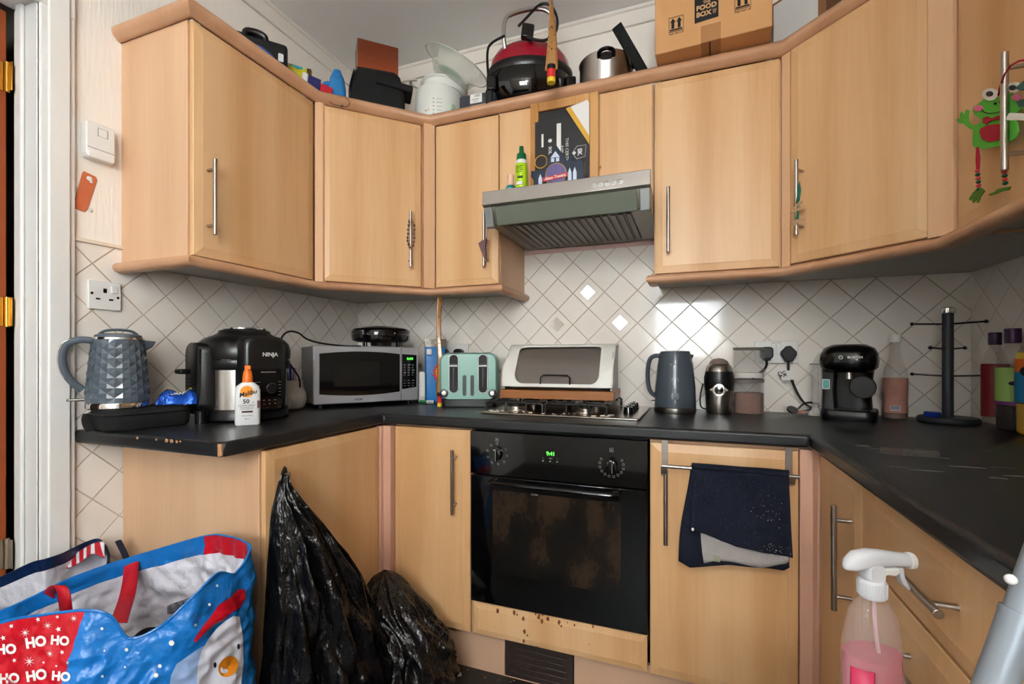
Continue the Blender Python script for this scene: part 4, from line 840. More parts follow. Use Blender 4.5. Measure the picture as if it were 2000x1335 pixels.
# ================================================================ fittings on the left wall
t=thing('wall_socket','single white wall socket above the large kettle','socket',(0,-1.172,1.309),R(90))
MB().prism(rrect(.086,.086,.004,3),-.010,0,ax='y').done('face_plate',WHITE,t,bevel=.002)
MB().box((-.005,-.0104,.008),(.004,-.0098,.021)).box((-.024,-.0104,-.014),(-.013,-.0098,-.009)).box((.010,-.0104,-.014),(.021,-.0098,-.009)).done('pin_holes',BLACK,t)
MB().prism(rrect(.016,.022,.002,2,.023,.020),-.014,-.009,ax='y').done('rocker_switch',WHITE,t,bevel=.001)
for x,z in((-.034,.004),(.034,-.003)): MB().lathe([(.004,0),(.0035,.0012),(.001,.0013)],12,T=Matrix.Translation((x,-.0098,z))@Matrix.Rotation(R(90),4,'X')).done('screw',DC,t)
t=thing('wall_switch','white surface mounted switch box on the left wall','switch',(0,-1.192,1.764),R(90))
MB().prism(rrect(.074,.104,.010,4),-.028,0,ax='y').prism(rrect(.07,.020,.008,4,0,-.046),-.031,0,ax='y').done('housing',WHITE,t,bevel=.003)
MB().prism(rrect(.023,.023,.002,2,.004,.026),-.030,-.027,ax='y').done('rocker_switch',WHITE,t,bevel=.0008)
b=MB()
for a in((-.0085,.0145,.0165,.0150),(-.0085,.0145,-.0080,.0380),(-.0085,.0378,.0168,.0383),(.0162,.0145,.0168,.0383)): b.box((a[0],-.0288,a[1]),(a[2],-.0278,a[3]))
b.box((-.034,-.0290,-.0268),(.036,-.0280,-.0260)).done('seam_lines',DC,t)
t=thing('key_tag','terracotta leather tag stuck to the left wall below the switch','tag',(0,0,0))
P_=[atx(px,py,0) for px,py in((163,334),(186,345),(189,352),(170,409),(165,414),(143,406),(144,396),(160,338))]
MB().prism([(p.y,p.z) for p in P_],0.0002,.0025,ax='x').done('tag_body',mat('terracotta leather',(196,104,66),.6,var=.1,vscale=30),t,bevel=.0006)
p=atx(174,349,0); MB().ball((.002,p.y,p.z),.0075,8,5,sc=(.3,1.2,1)).ball((.002,p.y+.004,p.z-.008),.005,8,5,sc=(.3,1,1)).done('torn_patch',WHITE,t)
p=atx(177,411,0); o=MB().ball((.002,p.y,p.z),.005,8,5,sc=(.4,1,1.2)).done('plaster_lump',PLAIN); tag(o,'small plaster lump on the left wall below the leather tag','plaster')
# ================================================================ mirror tiles and small bits
for px,py,lb in((1148,571,'bright mirror diamond tile, topmost of the three'),(1088,633,'darker mirror diamond tile, leftmost of the three'),(1211,630,'bright mirror diamond tile, rightmost of the three')):
    p=aty(px,py,0); s=.033
    o=MB().prism([(-s,0),(0,-s),(s,0),(0,s)],-.0035,.004,ax='y').done('mirror_tile',mat('mirror',(225,225,225),.06,1)); o.location=(p.x,-.001,p.z); o.rotation_euler=(R(4) if px==1088 else 0,0,R({1148:6.5,1088:0,1211:4.5}[px])); tag(o,lb,'mirror tile',group='mirror tiles set in the back wall')
def flypaper(name,label,top,bot,w_,twist,r=.010):
    t=thing(name,label,'fly paper',(bot.x,bot.y,bot.z)); L_=top.z-bot.z
    def f(u,v):
        a=R(twist)*v+.3; c_=(u-.5)*w_*(1-.25*math.sin(v*3)); return Vector((math.cos(a)*c_+.004*math.sin(v*7),math.sin(a)*c_*.5,.045+(L_-.045)*v))
    MB().grid(f,4,60).done('sticky_strip',mat('sticky brown strip',(164,116,62),.3,var=.15,vscale=40,coat=.5),t,solid=.0012)
    MB().lathe([(r,0),(r,.016)],18,c=(0,0,.0)).done('tube_base',mat('yellow tube',(226,196,50),.4),t)
    MB().lathe([(r*1.01,.016),(r*1.01,.044)],18).done('tube_label',mat('red tube label',(206,40,40),.4),t)
    MB().lathe([(r*1.02,.044),(r*1.02,.060),(.001,.061)],18).done('tube_top',INK,t)
    b=MB(); random.seed(4)
    for i in range(46):
        q=f(random.random(),random.uniform(.06,1)); b.ball((q.x,q.y-.0015,q.z),random.uniform(.0010,.0026),6,4,sc=(1,.7,1.3))
    tag(b.done('trapped_flies',mat('dead fly',(44,28,18),.6),t),kind='stuff'); return t
flypaper('fly_paper','brown sticky fly paper hanging from the ceiling over the grill',Vector((1.222,-.50,H-.001)),Vector((1.222,-.50,2.072)),.046,130,.0145)
flypaper('fly_paper','brown sticky fly paper hanging beside the mint toaster',Vector((.668,-.29,1.412)),Vector((.664,-.29,WT+.0005)),.036,50)
# ================================================================ on the cabinet tops
ZT=2.1092
# cardboard boxes
CB=mat('cardboard',(202,150,100),.8,var=.05,vscale=6,bump=.1,bscale=200); CBD=mat('cardboard inside',(150,100,60),.85)
t=thing('cardboard_box','large cardboard box printed with arrows on the right cabinet top','box',(1.560,-.402,2.1507),R(-3.0))
MB().box((0,0,0),(.352,.26,.30)).done('box_body',CB,t,bevel=.003)
MB().box((.145,-.0010,.0),(.205,.0002,.055)).box((.145,.0,-.0008),(.205,.25,.0002)).done('packing_tape',mat('brown tape',(176,120,72),.25,alpha=.35),t)
MB().box((.170,.0,-.0016),(.174,.25,-.0006)).done('flap_gap',mat('dark gap',(40,24,14),.9),t)
b=MB(); items=[]
def arrows(cx0,cz0):
    s=.046
    for a in((0,0,s,.0012),(0,s*1.04,s,s*1.04+.0012),(0,0,.0012,s*1.04),(s,0,s+.0012,s*1.04)): b.box((cx0+a[0],-.0014,cz0+a[1]),(cx0+a[2],-.0004,cz0+a[3]))
    b.box((cx0+.003,-.0014,cz0+.004),(cx0+s-.003,-.0004,cz0+.0085))
    for k in(.013,.033):
        b.box((cx0+k-.0045,-.0014,cz0+.011),(cx0+k+.0045,-.0004,cz0+.034)); b.prism([(cx0+k-.0085,cz0+.032),(cx0+k+.0085,cz0+.032),(cx0+k,cz0+.045)],-.0014,-.0004,ax='y')
    items.append(('THIS WAY UP',.0085,(cx0+s/2,-.0009,cz0-.007),FRONT,dict(sx=.92)))
arrows(.045,.062); arrows(.245,.078)
b.prism([(.126,.070),(.198,.074),(.198,.150),(.126,.150)],-.0014,-.0004,ax='y')
bx=b.done('printed_marks',INK,t); join_text('handling_lettering',items,INK,t)
join_text('lettering',[('THE',.012,(.163,-.0018,.131),FRONT,dict(bold=.03)),('FOOD',.0215,(.162,-.0018,.1155),FRONT,dict(bold=.04)),('BOX',.0215,(.1535,-.0018,.094),FRONT,dict(bold=.04)),('CO',.008,(.186,-.0018,.098),FRONT,dict(bold=.03)),('YT',.008,(.186,-.0018,.0895),FRONT,dict(bold=.03))],mat('tan print',(206,160,112),.7),t)
t=thing('cardboard_box','dim cardboard box with white front panel behind the large box','box',(2.00,-.17,ZT),R(-38))
MB().box((-.06,0,0),(.12,.16,.30)).done('box_body',mat('dim cardboard',(148,104,70),.85),t,bevel=.002); MB().box((-.055,-.001,.10),(.095,-.0002,.29)).done('white_panel',WHITE,t); MB().box((-.06,-.0012,.06),(.0,-.0004,.085)).done('black_mark',INK,t)
t=thing('black_bag','black fabric bag slumped on the right cabinet top','bag',(2.235,-.40,ZT),R(-45))
MB().loft([rr(.20,.16,0,.05,.02,.02),rr(.22,.18,.06,.06,.02,.02),rr(.19,.15,.16,.06,.04,.02),rr(.11,.08,.235,.03,.07,.02)]).done('bag_body',BLACKM,t,smooth=70)
MB().tube(spline([(-.06,-.06,.10),(.0,-.075,.15),(.06,-.07,.20),(.10,-.05,.235)],5),.008,8,flat=.3).done('strap',BLACK,t)
# pot and black hair straightener
t=thing('cooking_pot','stainless steel pot with black side handle','pot',(1.358,-.175,ZT),face(1.358,-.175))
MB().lathe([(.100,0),(.105,.006),(.105,.178),(.108,.182),(.102,.182),(.101,.01),(.001,.008)],48,caps=False).done('pot_body',STEEL,t,smooth=50)
MB().tube(spline([(-.028,-.100,.158),(-.024,-.127,.162),(0,-.137,.164),(.024,-.127,.162),(.028,-.100,.158)],6),.0075,10).done('handle',BLACKG,t); MB().lathe([(.026,0),(.022,.004)],20,T=Matrix.Translation((0,-.103,.158))@Matrix.Rotation(R(90),4,'X'),sy=.7).done('handle_mount',BLACK,t)
t=thing('hair_straightener','black flat hair straightener leaning against the pot','hair straightener',(0,0,0))
A_=atd(1204,50,1.76); B_=atd(1256,140,1.80); d_=(B_-A_).normalized(); sd=Vector((.87,.1,.39)).normalized(); nn_=d_.cross(sd).normalized(); sd=nn_.cross(d_)
Mx=Matrix((( sd.x,nn_.x,d_.x,A_.x),(sd.y,nn_.y,d_.y,A_.y),(sd.z,nn_.z,d_.z,A_.z),(0,0,0,1)))
LN=(B_-A_).length
MB().box((-.019,-.008,0),(.019,.005,LN),Mx).done('body',BLACKM,t,bevel=.002); MB().box((-.024,-.022,.13),(-.006,-.009,LN-.03),Mx).done('clamp_arm',BLACKG,t,bevel=.003)
# red grill
gx,gy=1.052,-.205
t=thing('grill_machine','red domed electric grill with black base and chrome handle','grill',(gx-.006,gy,ZT),face(gx,gy)+R(4)); t.scale=(1.07,.98,1.13)
RED=mat('red gloss',(150,12,34),.18,coat=.5)
MB().lathe([(.04,.02),(.12,.045),(.162,.085),(.168,.125),(.160,.150)],48,sy=.72).done('lower_shell',BLACKG,t,smooth=60)
MB().lathe([(.160,.152),(.166,.160),(.166,.176),(.158,.184)],48,sy=.72).done('black_rim',BLACK,t,smooth=50)
MB().lathe([(.157,.184),(.150,.215),(.130,.245),(.095,.266),(.045,.278),(.001,.280)],48,sy=.72).done('red_lid',RED,t,smooth=60)
MB().tube(spline([(-.098,-.075,.225),(-.104,-.09,.27),(-.098,-.095,.315),(-.07,-.095,.338),(0,-.095,.356),(.055,-.095,.352),(.082,-.09,.32),(.088,-.075,.25)],6),.0085,12).done('chrome_handle',CHROME,t)
for sx in(-1,1): MB().box((sx*.150-.018,-.085,.075),(sx*.150+.018,-.035,.13)).box((sx*.158-.014,-.08,.02),(sx*.158+.014,-.045,.08)).done('hinge_clip',BLACK,t,bevel=.006)
MB().tube(spline([(-.160,-.08,.10),(-.165,-.085,.20),(-.150,-.09,.235),(-.10,-.095,.26)],6),.0045,8).done('side_wire',BLACK,t)
MB().box((-.075,-.125,.235),(-.030,-.095,.285),Matrix.Rotation(R(8),4,'Y')).done('plug',BLACK,t,bevel=.006)
MB().tube(spline([(-.05,-.11,.285),(-.02,-.11,.315),(.03,-.10,.368),(.07,-.10,.366),(.095,-.10,.32),(.085,-.115,.26),(.04,-.13,.225),(-.02,-.125,.238)],7),.005,8).done('cord',MATS['black cord'],t)
MB().lathe([(.06,0),(.06,.045)],20,sy=.7).done('foot',BLACK,t)
# grey battery box
t=thing('small_box','dark grey box with white label under the grill','box',(.848,-.300,ZT),R(3))
MB().box((-.07,-.03,0),(.085,.03,.092)).done('box_body',mat('dark grey plastic',(56,60,70),.5),t,bevel=.008); MB().box((-.020,-.0312,.052),(.032,-.0302,.089)).done('white_label',WHITE,t)
join_text('label_print',[('X201',.012,(.012,-.0316,.080),FRONT,{}),('model details',.006,(.004,-.0316,.067),FRONT,{}),('keep dry',.006,(.004,-.0316,.059),FRONT,{})],mat('blue grey print',(70,90,110),.6),t)
# slow cooker and glass bowl
sx_,sy_=.617,-.212
t=thing('slow_cooker','round white slow cooker with pale green dial','slow cooker',(sx_,sy_,ZT),face(sx_,sy_))
CW=mat('white enamel pot',(226,228,222),.3)
MB().lathe([(.085,0),(.094,.02),(.104,.05),(.106,.14),(.103,.185),(.100,.192)],48).done('outer_pot',CW,t,smooth=50)
MB().lathe([(.096,.190),(.099,.218),(.106,.222),(.106,.228),(.092,.230),(.085,.20)],44,T=Matrix.Rotation(R(6),4,'Y')).done('inner_rim',CW,t,smooth=50)
for sx in(-1,1): MB().tube([(sx*.098,-.03,.235),(sx*.125,-.015,.240),(sx*.125,.015,.240),(sx*.098,.03,.235)],.008,8,flat=.5).done('lug_handle',CW,t)
MB().lathe([(.013,0),(.012,.010),(.001,.011)],20,T=Matrix.Rotation(R(32),4,'Z')@Matrix.Translation((0,-.105,.095))@Matrix.Rotation(R(90),4,'X')).done('dial',mat('pale green',(176,200,176),.4),t)
b=MB()
for i in range(5): b.box((-.022,-.1055,.118-i*.016),(-.017,-.104,.122-i*.016),Matrix.Rotation(R(-2),4,'Z')); b.box((-.010,-.1062,.119-i*.016),(.012,-.1045,.120-i*.016))
b.done('setting_marks',GREY_,t)
b=MB().ball((-.055,-.090,.072),.004,8,5,sc=(1.6,.3,.7)).ball((-.045,-.095,.075),.003,8,5,sc=(1.4,.3,.8)).done('orange_motif',mat('orange motif',(226,150,120),.5),t)
t=thing('glass_bowl','large clear glass bowl tilted on the slow cooker','bowl',(.676,-.225,2.338),face(.668,-.225))
T_=Matrix.Rotation(R(26),4,'Y')@Matrix.Rotation(R(12),4,'X')@Matrix.Diagonal((1.12,1.12,.66,1))
GB2=mat('bowl glass',(190,202,190),.05,alpha=.42,coat=.6)
MB().lathe([(.001,0),(.055,.002),(.075,.02),(.095,.075),(.125,.112),(.132,.118)],48,T=T_,caps=False).done('bowl_shell',GB2,t,smooth=60)
MB().tube([T_@Vector((.132*math.cos(i*PI/20),.132*math.sin(i*PI/20),.118)) for i in range(40)],.0028,8,loop=True).done('rim',mat('glass rim',(206,212,204),.1,alpha=.6,coat=.6),t)
MB().ball((0,0,0),.045,16,10,T=T_@Matrix.Translation((-.005,-.03,.045))@Matrix.Diagonal((1.1,.6,.5,1))).done('green_sponge',mat('pale green sponge',(150,184,168),.8,alpha=.6),t)
# black bag and wooden box
t=thing('cool_bag','black padded bag with flap on the corner cabinet','bag',(.385,-.345,ZT),R(38)); t.scale=(.92,1,1)
MB().loft([rr(.225,.17,0,.03),rr(.245,.19,.06,.035),rr(.245,.19,.15,.035),rr(.205,.16,.225,.03),rr(.17,.13,.243,.02)]).done('bag_body',BLACKM,t,smooth=60)
MB().box((-.035,-.105,.165),(.135,.0,.195),Matrix.Rotation(R(7),4,'Y')).done('flap',BLACKM,t,bevel=.006)
MB().tube(spline([(-.105,-.07,.22),(-.125,-.09,.12),(-.118,-.10,.02)],6),.010,8,flat=.3).done('strap',BLACK,t); MB().tube([(.115,-.02,.08),(.135,-.03,.085)],.003,6).done('cord_end',BLACK,t)
o=thing('wooden_box','red brown wooden box resting on the black bag','box',(.382,-.352,ZT+.2435),R(44))
MB().box((-.082,-.05,0),(.088,.05,.122)).done('box_body',wood('mahogany box',(104,44,20),(122,54,26),(138,64,32),rough=.3,axis='x'),o,bevel=.001)
MB().box((-.0833,-.047,.004),(-.0821,.047,.118)).done('side_panel',mat('pale side',(150,130,118),.6),o)
# blue jug
jx,jy=.285,-.478
t=thing('plastic_jug','translucent blue plastic jug bottle with handle','jug',(jx-.002,jy-.004,ZT),YAW+R(20)); t.scale=(.84,.8,.97)
BJ=mat('translucent blue',(38,128,196),.2,alpha=.88,coat=.3)
MB().loft([rr(.080,.07,0,.02),rr(.086,.076,.01,.024),rr(.084,.074,.14,.024),rr(.066,.062,.190,.022),rr(.042,.04,.216,.018),rr(.036,.036,.225,.016)]).done('jug_body',BJ,t,smooth=60)
MB().tube(spline([(-.036,0,.165),(-.060,0,.155),(-.066,0,.11),(-.060,0,.06),(-.040,0,.05)],6),.010,10).done('handle',BJ,t)
MB().tube([(.017*math.cos(i*PI/8),-.032,.200+.017*math.sin(i*PI/8)) for i in range(16)],.002,6,loop=True).done('moulded_ring',BJ,t)
t=thing('snack_box','red and navy printed carton on the corner cabinet top','carton',(.245,-.572,ZT),R(50)); t.scale=(.8,.8,1)
Tb=Matrix.Rotation(R(8),4,'Y')
MB().box((-.045,-.02,.0),(.012,.02,.138),Tb@Matrix.Translation((0,0,.004))).done('navy_panel',mat('navy print',(34,34,96),.4),t,bevel=.002); MB().box((.013,-.02,0),(.070,.02,.126),Tb@Matrix.Translation((0,0,.004))).done('red_panel',mat('red carton',(196,24,44),.35),t,bevel=.004); MB().box((-.075,-.018,.01),(-.046,.018,.144),Tb@Matrix.Translation((0,0,.004))).done('white_end',WHITE,t,bevel=.008)
MB().box((.050,-.021,.066),(.068,-.0195,.080),Tb@Matrix.Translation((0,0,.004))).done('yellow_patch',mat('yellow print',(222,190,60),.4),t)
text('Crackers',.018,(.012,-.0215,.092),mat('mint print',(150,220,190),.5),t,T=Tb@FRONT)
t=thing('snack_packet','yellow and turquoise packet behind the red carton','packet',(.185,-.600,ZT),R(50)); t.scale=(1.0,1,1.45)
MB().grid(lambda u,v:Vector(((u-.5)*.11,.012*math.sin(v*PI)-.01,.03+v*.095+.004*math.sin(u*9))),16,8).done('packet_body',mat('yellow packet',(210,200,40),.35,bump=.5,bscale=60),t,solid=.02); MB().box((.034,-.024,.085),(.05,.016,.125)).done('brown_end',mat('brown end',(70,52,24),.6),t)
MB().box((-.05,-.015,.121),(.02,.01,.128)).done('turquoise_strip',mat('turquoise',(60,180,190),.4),t)
# black case and blue ball, far left
t=thing('carry_case','black moulded carry case with handle on the left cabinet','case',(.172,-.782,ZT+.004),R(52))
MB().box((-.17,-.03,0),(.105,.05,.182)).done('case_body',BLACK,t,bevel=.012)
MB().tube(spline([(-.035,-.022,.172),(-.03,-.024,.188),(.0,-.024,.194),(.025,-.024,.188),(.03,-.022,.172)],5),.012,10).done('handle',BLACK,t); MB().prism(rrect(.018,.030,.004,3,.080,.125),-.0325,-.0305,ax='y').done('silver_latch',mat('pale latch',(206,208,210),.3),t)
o=MB().ball((.262,-.835,ZT+.050),.049,24,14,sc=(.75,1.5,1)).done('blue_pouch',mat('blue pouch',(44,96,190),.4,bump=.3)); tag(o,'rounded blue pouch in front of the black carry case','pouch')
o=MB().box((-.03,-.012,0),(.02,.012,.085),Matrix.Translation((.262,-.740,ZT))@Matrix.Rotation(R(55),4,'Z')).done('red_packet',mat('dark red packet',(110,16,34),.4),bevel=.003); tag(o,'small dark red packet beside the blue pouch','packet')
b=[atd(px,py,1.86) for px,py in((560,128),(570,140),(578,148),(590,158))]
o=MB().tube(spline([atd(640,183,1.83),atd(645,200,1.815),atd(662,206,1.80),atd(678,208,1.80),atd(683,200,1.805),atd(676,192,1.82)],6),.0012,6).ball(atd(668,207,1.795),.006,10,6,sc=(1.4,.6,.6)).done('wire_loop',DC); tag(o,'thin dark wire loop dangling over the cornice','wire')
# ================================================================ on the cooker hood
t=thing('picture_frame','pine picture frame standing on the hood against the cabinet','frame',(1.2265,-.324,1.7005))
PINE=wood('pine frame',(176,122,66),(194,140,84),(208,156,98),scale=1.5)
x0,x1,z0,z1=-.133,.131,.0,.402
MB().box((x0,-.020,z0),(x0+.032,0,z1)).box((x1-.034,-.020,z0),(x1,0,z1)).box((x0+.032,-.020,z1-.034),(x1-.034,0,z1)).done('frame_moulding',PINE,t,bevel=.003)
MB().box((x0+.03,-.008,z0),(x1-.03,-.003,z1-.03)).done('black_backing',mat('charcoal card',(34,33,34),.45),t)
MB().lathe([(.004,0),(.004,.006),(.001,.007)],12,T=Matrix.Translation((x1+.001,-.012,.125))@Matrix.Rotation(R(90),4,'Y')).done('brass_pin',BRASS,t)
t=thing('certificate','black certificate with white and gold corner inside the pine frame','certificate',(1.2265,-.3475,1.7008),0)
CH=mat('certificate black',(42,41,42),.32)
MB().box((-.112,-.0016,.0),(.099,0,.325)).done('card',CH,t)
MB().prism([(.012,.356),(.092,.372),(.098,.36),(.099,.22),(.090,.235),(.028,.335)],-.0034,-.0018,ax='y').done('white_corner',WHITE,t)
MB().prism([(.010,.354),(.028,.357),(.099,.237),(.099,.205)],-.0050,-.0036,ax='y').done('gold_band',mat('gold print',(216,166,60),.4),t)
MB().box((-.026,-.0026,.13),(-.009,-.0017,.305)).box((-.086,-.0026,.225),(-.078,-.0017,.275)).done('white_bars',WHITE,t)
DN=FRONT@Matrix.Rotation(R(-90),4,'Z')
join_text('lettering',[('THIS CERTIF',.0165,(.0135,-.0028,.200),DN,{}),('IS AW',.010,(-.0035,-.0028,.205),DN,dict(bold=.01)),('SOL',.0165,(-.052,-.0028,.208),DN,dict(bold=.03)),('SK',.022,(.062,-.0028,.185),DN,dict(bold=.04))],PRINT,t)
b=MB()
sh=[(.086,.207),(.083,.165),(.052,.160),(.034,.184),(.052,.208)]
b.tube([(x,-.0028,z) for x,z in sh],.0011,6,loop=True).ball((.042,-.0025,.184),.006,10,6,sc=(1,.1,1)).ball((-.052,-.0025,.245),.008,12,6,sc=(1,.1,.9)).done('shield_emblem',PRINT,t)
MB().tube([(-.088+.024*math.cos(a*PI/12),-.0028,.170+.024*math.sin(a*PI/12)) for a in range(24)],.0019,6,loop=True).done('gold_seal',mat('gold print',(216,166,60),.4),t)
t=thing('castle_magnet','navy castle shaped ornament with round emblem on the hood','ornament',(1.232,-.425,1.7008),R(2)); t.scale=(1,1,1.1)
NV=mat('navy resin',(20,36,58),.35)
cz=[(-.094,0),(-.094,.065),(-.103,.072),(-.103,.092),(-.060,.092),(-.044,.100),(-.044,.126),(-.030,.130),(-.022,.150),(-.012,.170),(.002,.150),(.022,.126),(.026,.112),(.034,.112),(.040,.128),(.046,.134),(.050,.126),(.052,.108),(.082,.110),(.090,.100),(.092,.0)]
MB().prism(cz,-.014,.008,ax='y').done('castle_body',NV,t,bevel=.002)
b=MB()
def lancet(x,z,w_,h_): b.prism([(x-w_,z),(x+w_,z),(x+w_,z+h_*.6),(x,z+h_),(x-w_,z+h_*.6)],-.0155,-.0138,ax='y')
lancet(-.068,.038,.007,.040); lancet(.040,.045,.0065,.042); lancet(.058,.045,.0065,.042)
b.prism([(-.030,.126),(.004,.126),(-.012,.146)],-.0155,-.0138,ax='y').box((-.028,-.0155,.112),(-.016,-.0138,.124)).box((-.010,-.0155,.112),(.002,-.0138,.124)).done('pale_windows',mat('pale blue pane',(196,206,222),.4),t)
Q=Matrix.Translation((-.010,-.014,.068))@Matrix.Rotation(R(90),4,'X')
MB().lathe([(.040,0),(.039,.005),(.001,.006)],32,T=Q).done('emblem_disc',mat('bronze disc',(150,120,84),.3,.6),t); MB().lathe([(.036,.004),(.035,.0065),(.001,.007)],32,T=Q).done('emblem_face',mat('emblem violet',(96,84,136),.4,var=.35,vscale=90),t)
MB().prism([(-.046,-.004),(.044,.004),(.044,.018),(-.046,.010)],-.0232,-.0215,T=Matrix.Translation((-.010,0,.052)),ax='y').done('red_ribbon',mat('red ribbon',(190,48,40),.4),t)
text('Alton Towers',.0135,(-.011,-.0238,.059),PRINT,t,T=FRONT@Matrix.Rotation(R(5),4,'Z'),bold=.02,shear=.1)
MB().box((-.05,-.017,.012),(.03,-.0138,.016)).done('silver_line',STEEL,t)
t=thing('spray_bottle','bright lime bottle with dark green cap on the hood','bottle',(1.084,-.420,1.7005)); t.scale=(1.3,1.3,1.0)
MB().lathe([(.0165,0),(.0175,.003),(.0175,.130),(.016,.142)],28).done('lime_body',mat('lime print',(176,214,30),.35),t,smooth=50)
MB().lathe([(.0168,.140),(.0160,.152),(.012,.160)],24).done('white_shoulder',WHITE,t,smooth=50); MB().lathe([(.0150,.152),(.0130,.178),(.0070,.185),(.0060,.207),(.001,.208)],20).done('green_cap',mat('dark green cap',(10,104,60),.35),t,smooth=40)
b=MB(); 
for i in range(4): b.box((-.009,-.0185,.105+i*.007),(.006+(i%2)*.004,-.0165,.1065+i*.007))
b.box((-.006,-.0185,.082),(.010,-.0165,.090)).done('dark_print',mat('dark olive print',(60,84,24),.5),t)
MB().box((-.009,-.0187,.058),(.010,-.0165,.070)).done('white_print',WHITE,t)
t=thing('glue_bottle','tiny teal bottle with pale cap at the hood left end','bottle',(1.043,-.425,1.7005)); t.scale=(1.35,1.35,1.18)
MB().lathe([(.0135,0),(.0135,.050),(.011,.054)],24).done('bottle_body',mat('teal bottle',(20,120,126),.35),t); MB().lathe([(.010,.054),(.0095,.088),(.001,.089)],20).done('cap',mat('peach cap',(226,186,160),.4),t); MB().lathe([(.0138,.030),(.0138,.044)],24,caps=False).done('label_band',mat('pale blue band',(150,190,206),.5),t)
# ================================================================ towel rail, towel
t=thing('towel_rail','steel over-door towel rail on the right base cabinet','towel rail',(0,0,0))
for x in(1.600,1.927):
    MB().box((x-.009,-.5825,.79),(x+.009,-.581,.872)).box((x-.009,-.5825,.863),(x+.009,-.560,.8645)).prism([(-.5825,.79),(-.5825,.765),(-.618,.778),(-.626,.800),(-.622,.803),(-.614,.784),(-.585,.772)],x-.009,x+.009,ax='x').done('hook',STEEL,t,bevel=.0005)
MB().cyl((1.594,-.624,.803),(1.945,-.624,.801),.0055,14).done('bar',STEEL,t)
NAVY=mat('navy cotton',(13,19,38),.95,var=.1,vscale=60,bump=.5,bscale=500); LIN=mat('grey waffle lining',(170,164,160),.95,var=.1,vscale=40,bump=.6,bscale=350)
t=thing('tea_towel','navy blue tea towel with grey lining draped over the rail','towel',(0,0,0))
def sheet(top,bot,y0,amp,ph,vt=.0,flare=0,over=True):
    def f(u,v):
        tp=Vector((top[0]+(top[1]-top[0])*u,0,.8105)); k=len(bot)-1; q=min(int(u*k),k-1); fr=u*k-q
        bx=bot[q][0]*(1-fr)+bot[q+1][0]*fr; bz=bot[q][1]*(1-fr)+bot[q+1][1]*fr
        x=tp.x*(1-v)+bx*v; z=tp.z*(1-v)+bz*v
        y=y0-amp*(v**.6)*(.5+.5*math.sin(u*11+ph+v*1.2))-.004*noise.noise(Vector((x*14,z*14,ph)))*v-flare*v
        if v<.06: y+=(1-v/.06)*0.006; z+=.002*math.sin(u*26)
        x+=.006*math.sin(v*5+ph)*v*(1-u)
        return Vector((x,y,z))
    return f
def px2(px,py,y): p=aty(px,py,y); return (p.x,p.z)
fr=[px2(px,py,-.640) for px,py in((1352,1032),(1380,1042),(1412,1058),(1440,1068),(1470,1072),(1500,1080),(1525,1086),(1549,1090))]
MB().grid(sheet((1.676,1.918),fr,-.6325,.012,0),60,40).done('front_layer',NAVY,t,solid=.0025)
ln=[px2(px,py,-.632) for px,py in((1376,1100),(1400,1095),(1430,1098),(1460,1104),(1490,1110),(1515,1106),(1536,1102),(1541,1098))]
MB().grid(sheet((1.69,1.915),ln,-.6265,.003,1),40,30).done('lining',LIN,t,solid=.0025)
bk=[px2(px,py,-.625) for px,py in((1322,1095),(1345,1108),(1375,1106),(1420,1102),(1460,1106),(1500,1110),(1530,1114),(1542,1108))]
MB().grid(sheet((1.674,1.918),bk,-.6215,.002,2),50,36).done('back_layer',NAVY,t,solid=.0025)
MB().tube(spline([(1.676,-.6325,.812),(1.74,-.634,.8125),(1.80,-.634,.8115),(1.86,-.634,.8125),(1.918,-.633,.811)],4),.0085,12).done('top_fold',NAVY,t)
b=MB(); random.seed(8)
for i in range(70):
    u,v=random.gauss(.78,.09),random.choice((random.gauss(.45,.18),random.gauss(.93,.03)))
    if .1<u<.98 and .05<v<.98:
        p=sheet((1.676,1.918),fr,-.6325,.012,0)(u,v); b.ball((p.x,p.y-.0016,p.z),random.uniform(.0003,.0010),6,4,sc=(1,.3,1.2))
tag(b.done('flour_specks',mat('flour',(200,200,200),.9),t),kind='stuff')
p=px2(1353,1034,-.65); MB().ball((p[0],-.648,p[1]),.0045,10,6,sc=(.8,.5,1.2)).done('white_press_stud',WHITE,t)
p=px2(1400,1092,-.64); MB().box((p[0]-.009,-.636,p[1]-.008),(p[0]+.009,-.6345,p[1]+.008)).done('care_label',mat('care label',(150,150,130),.8),t)
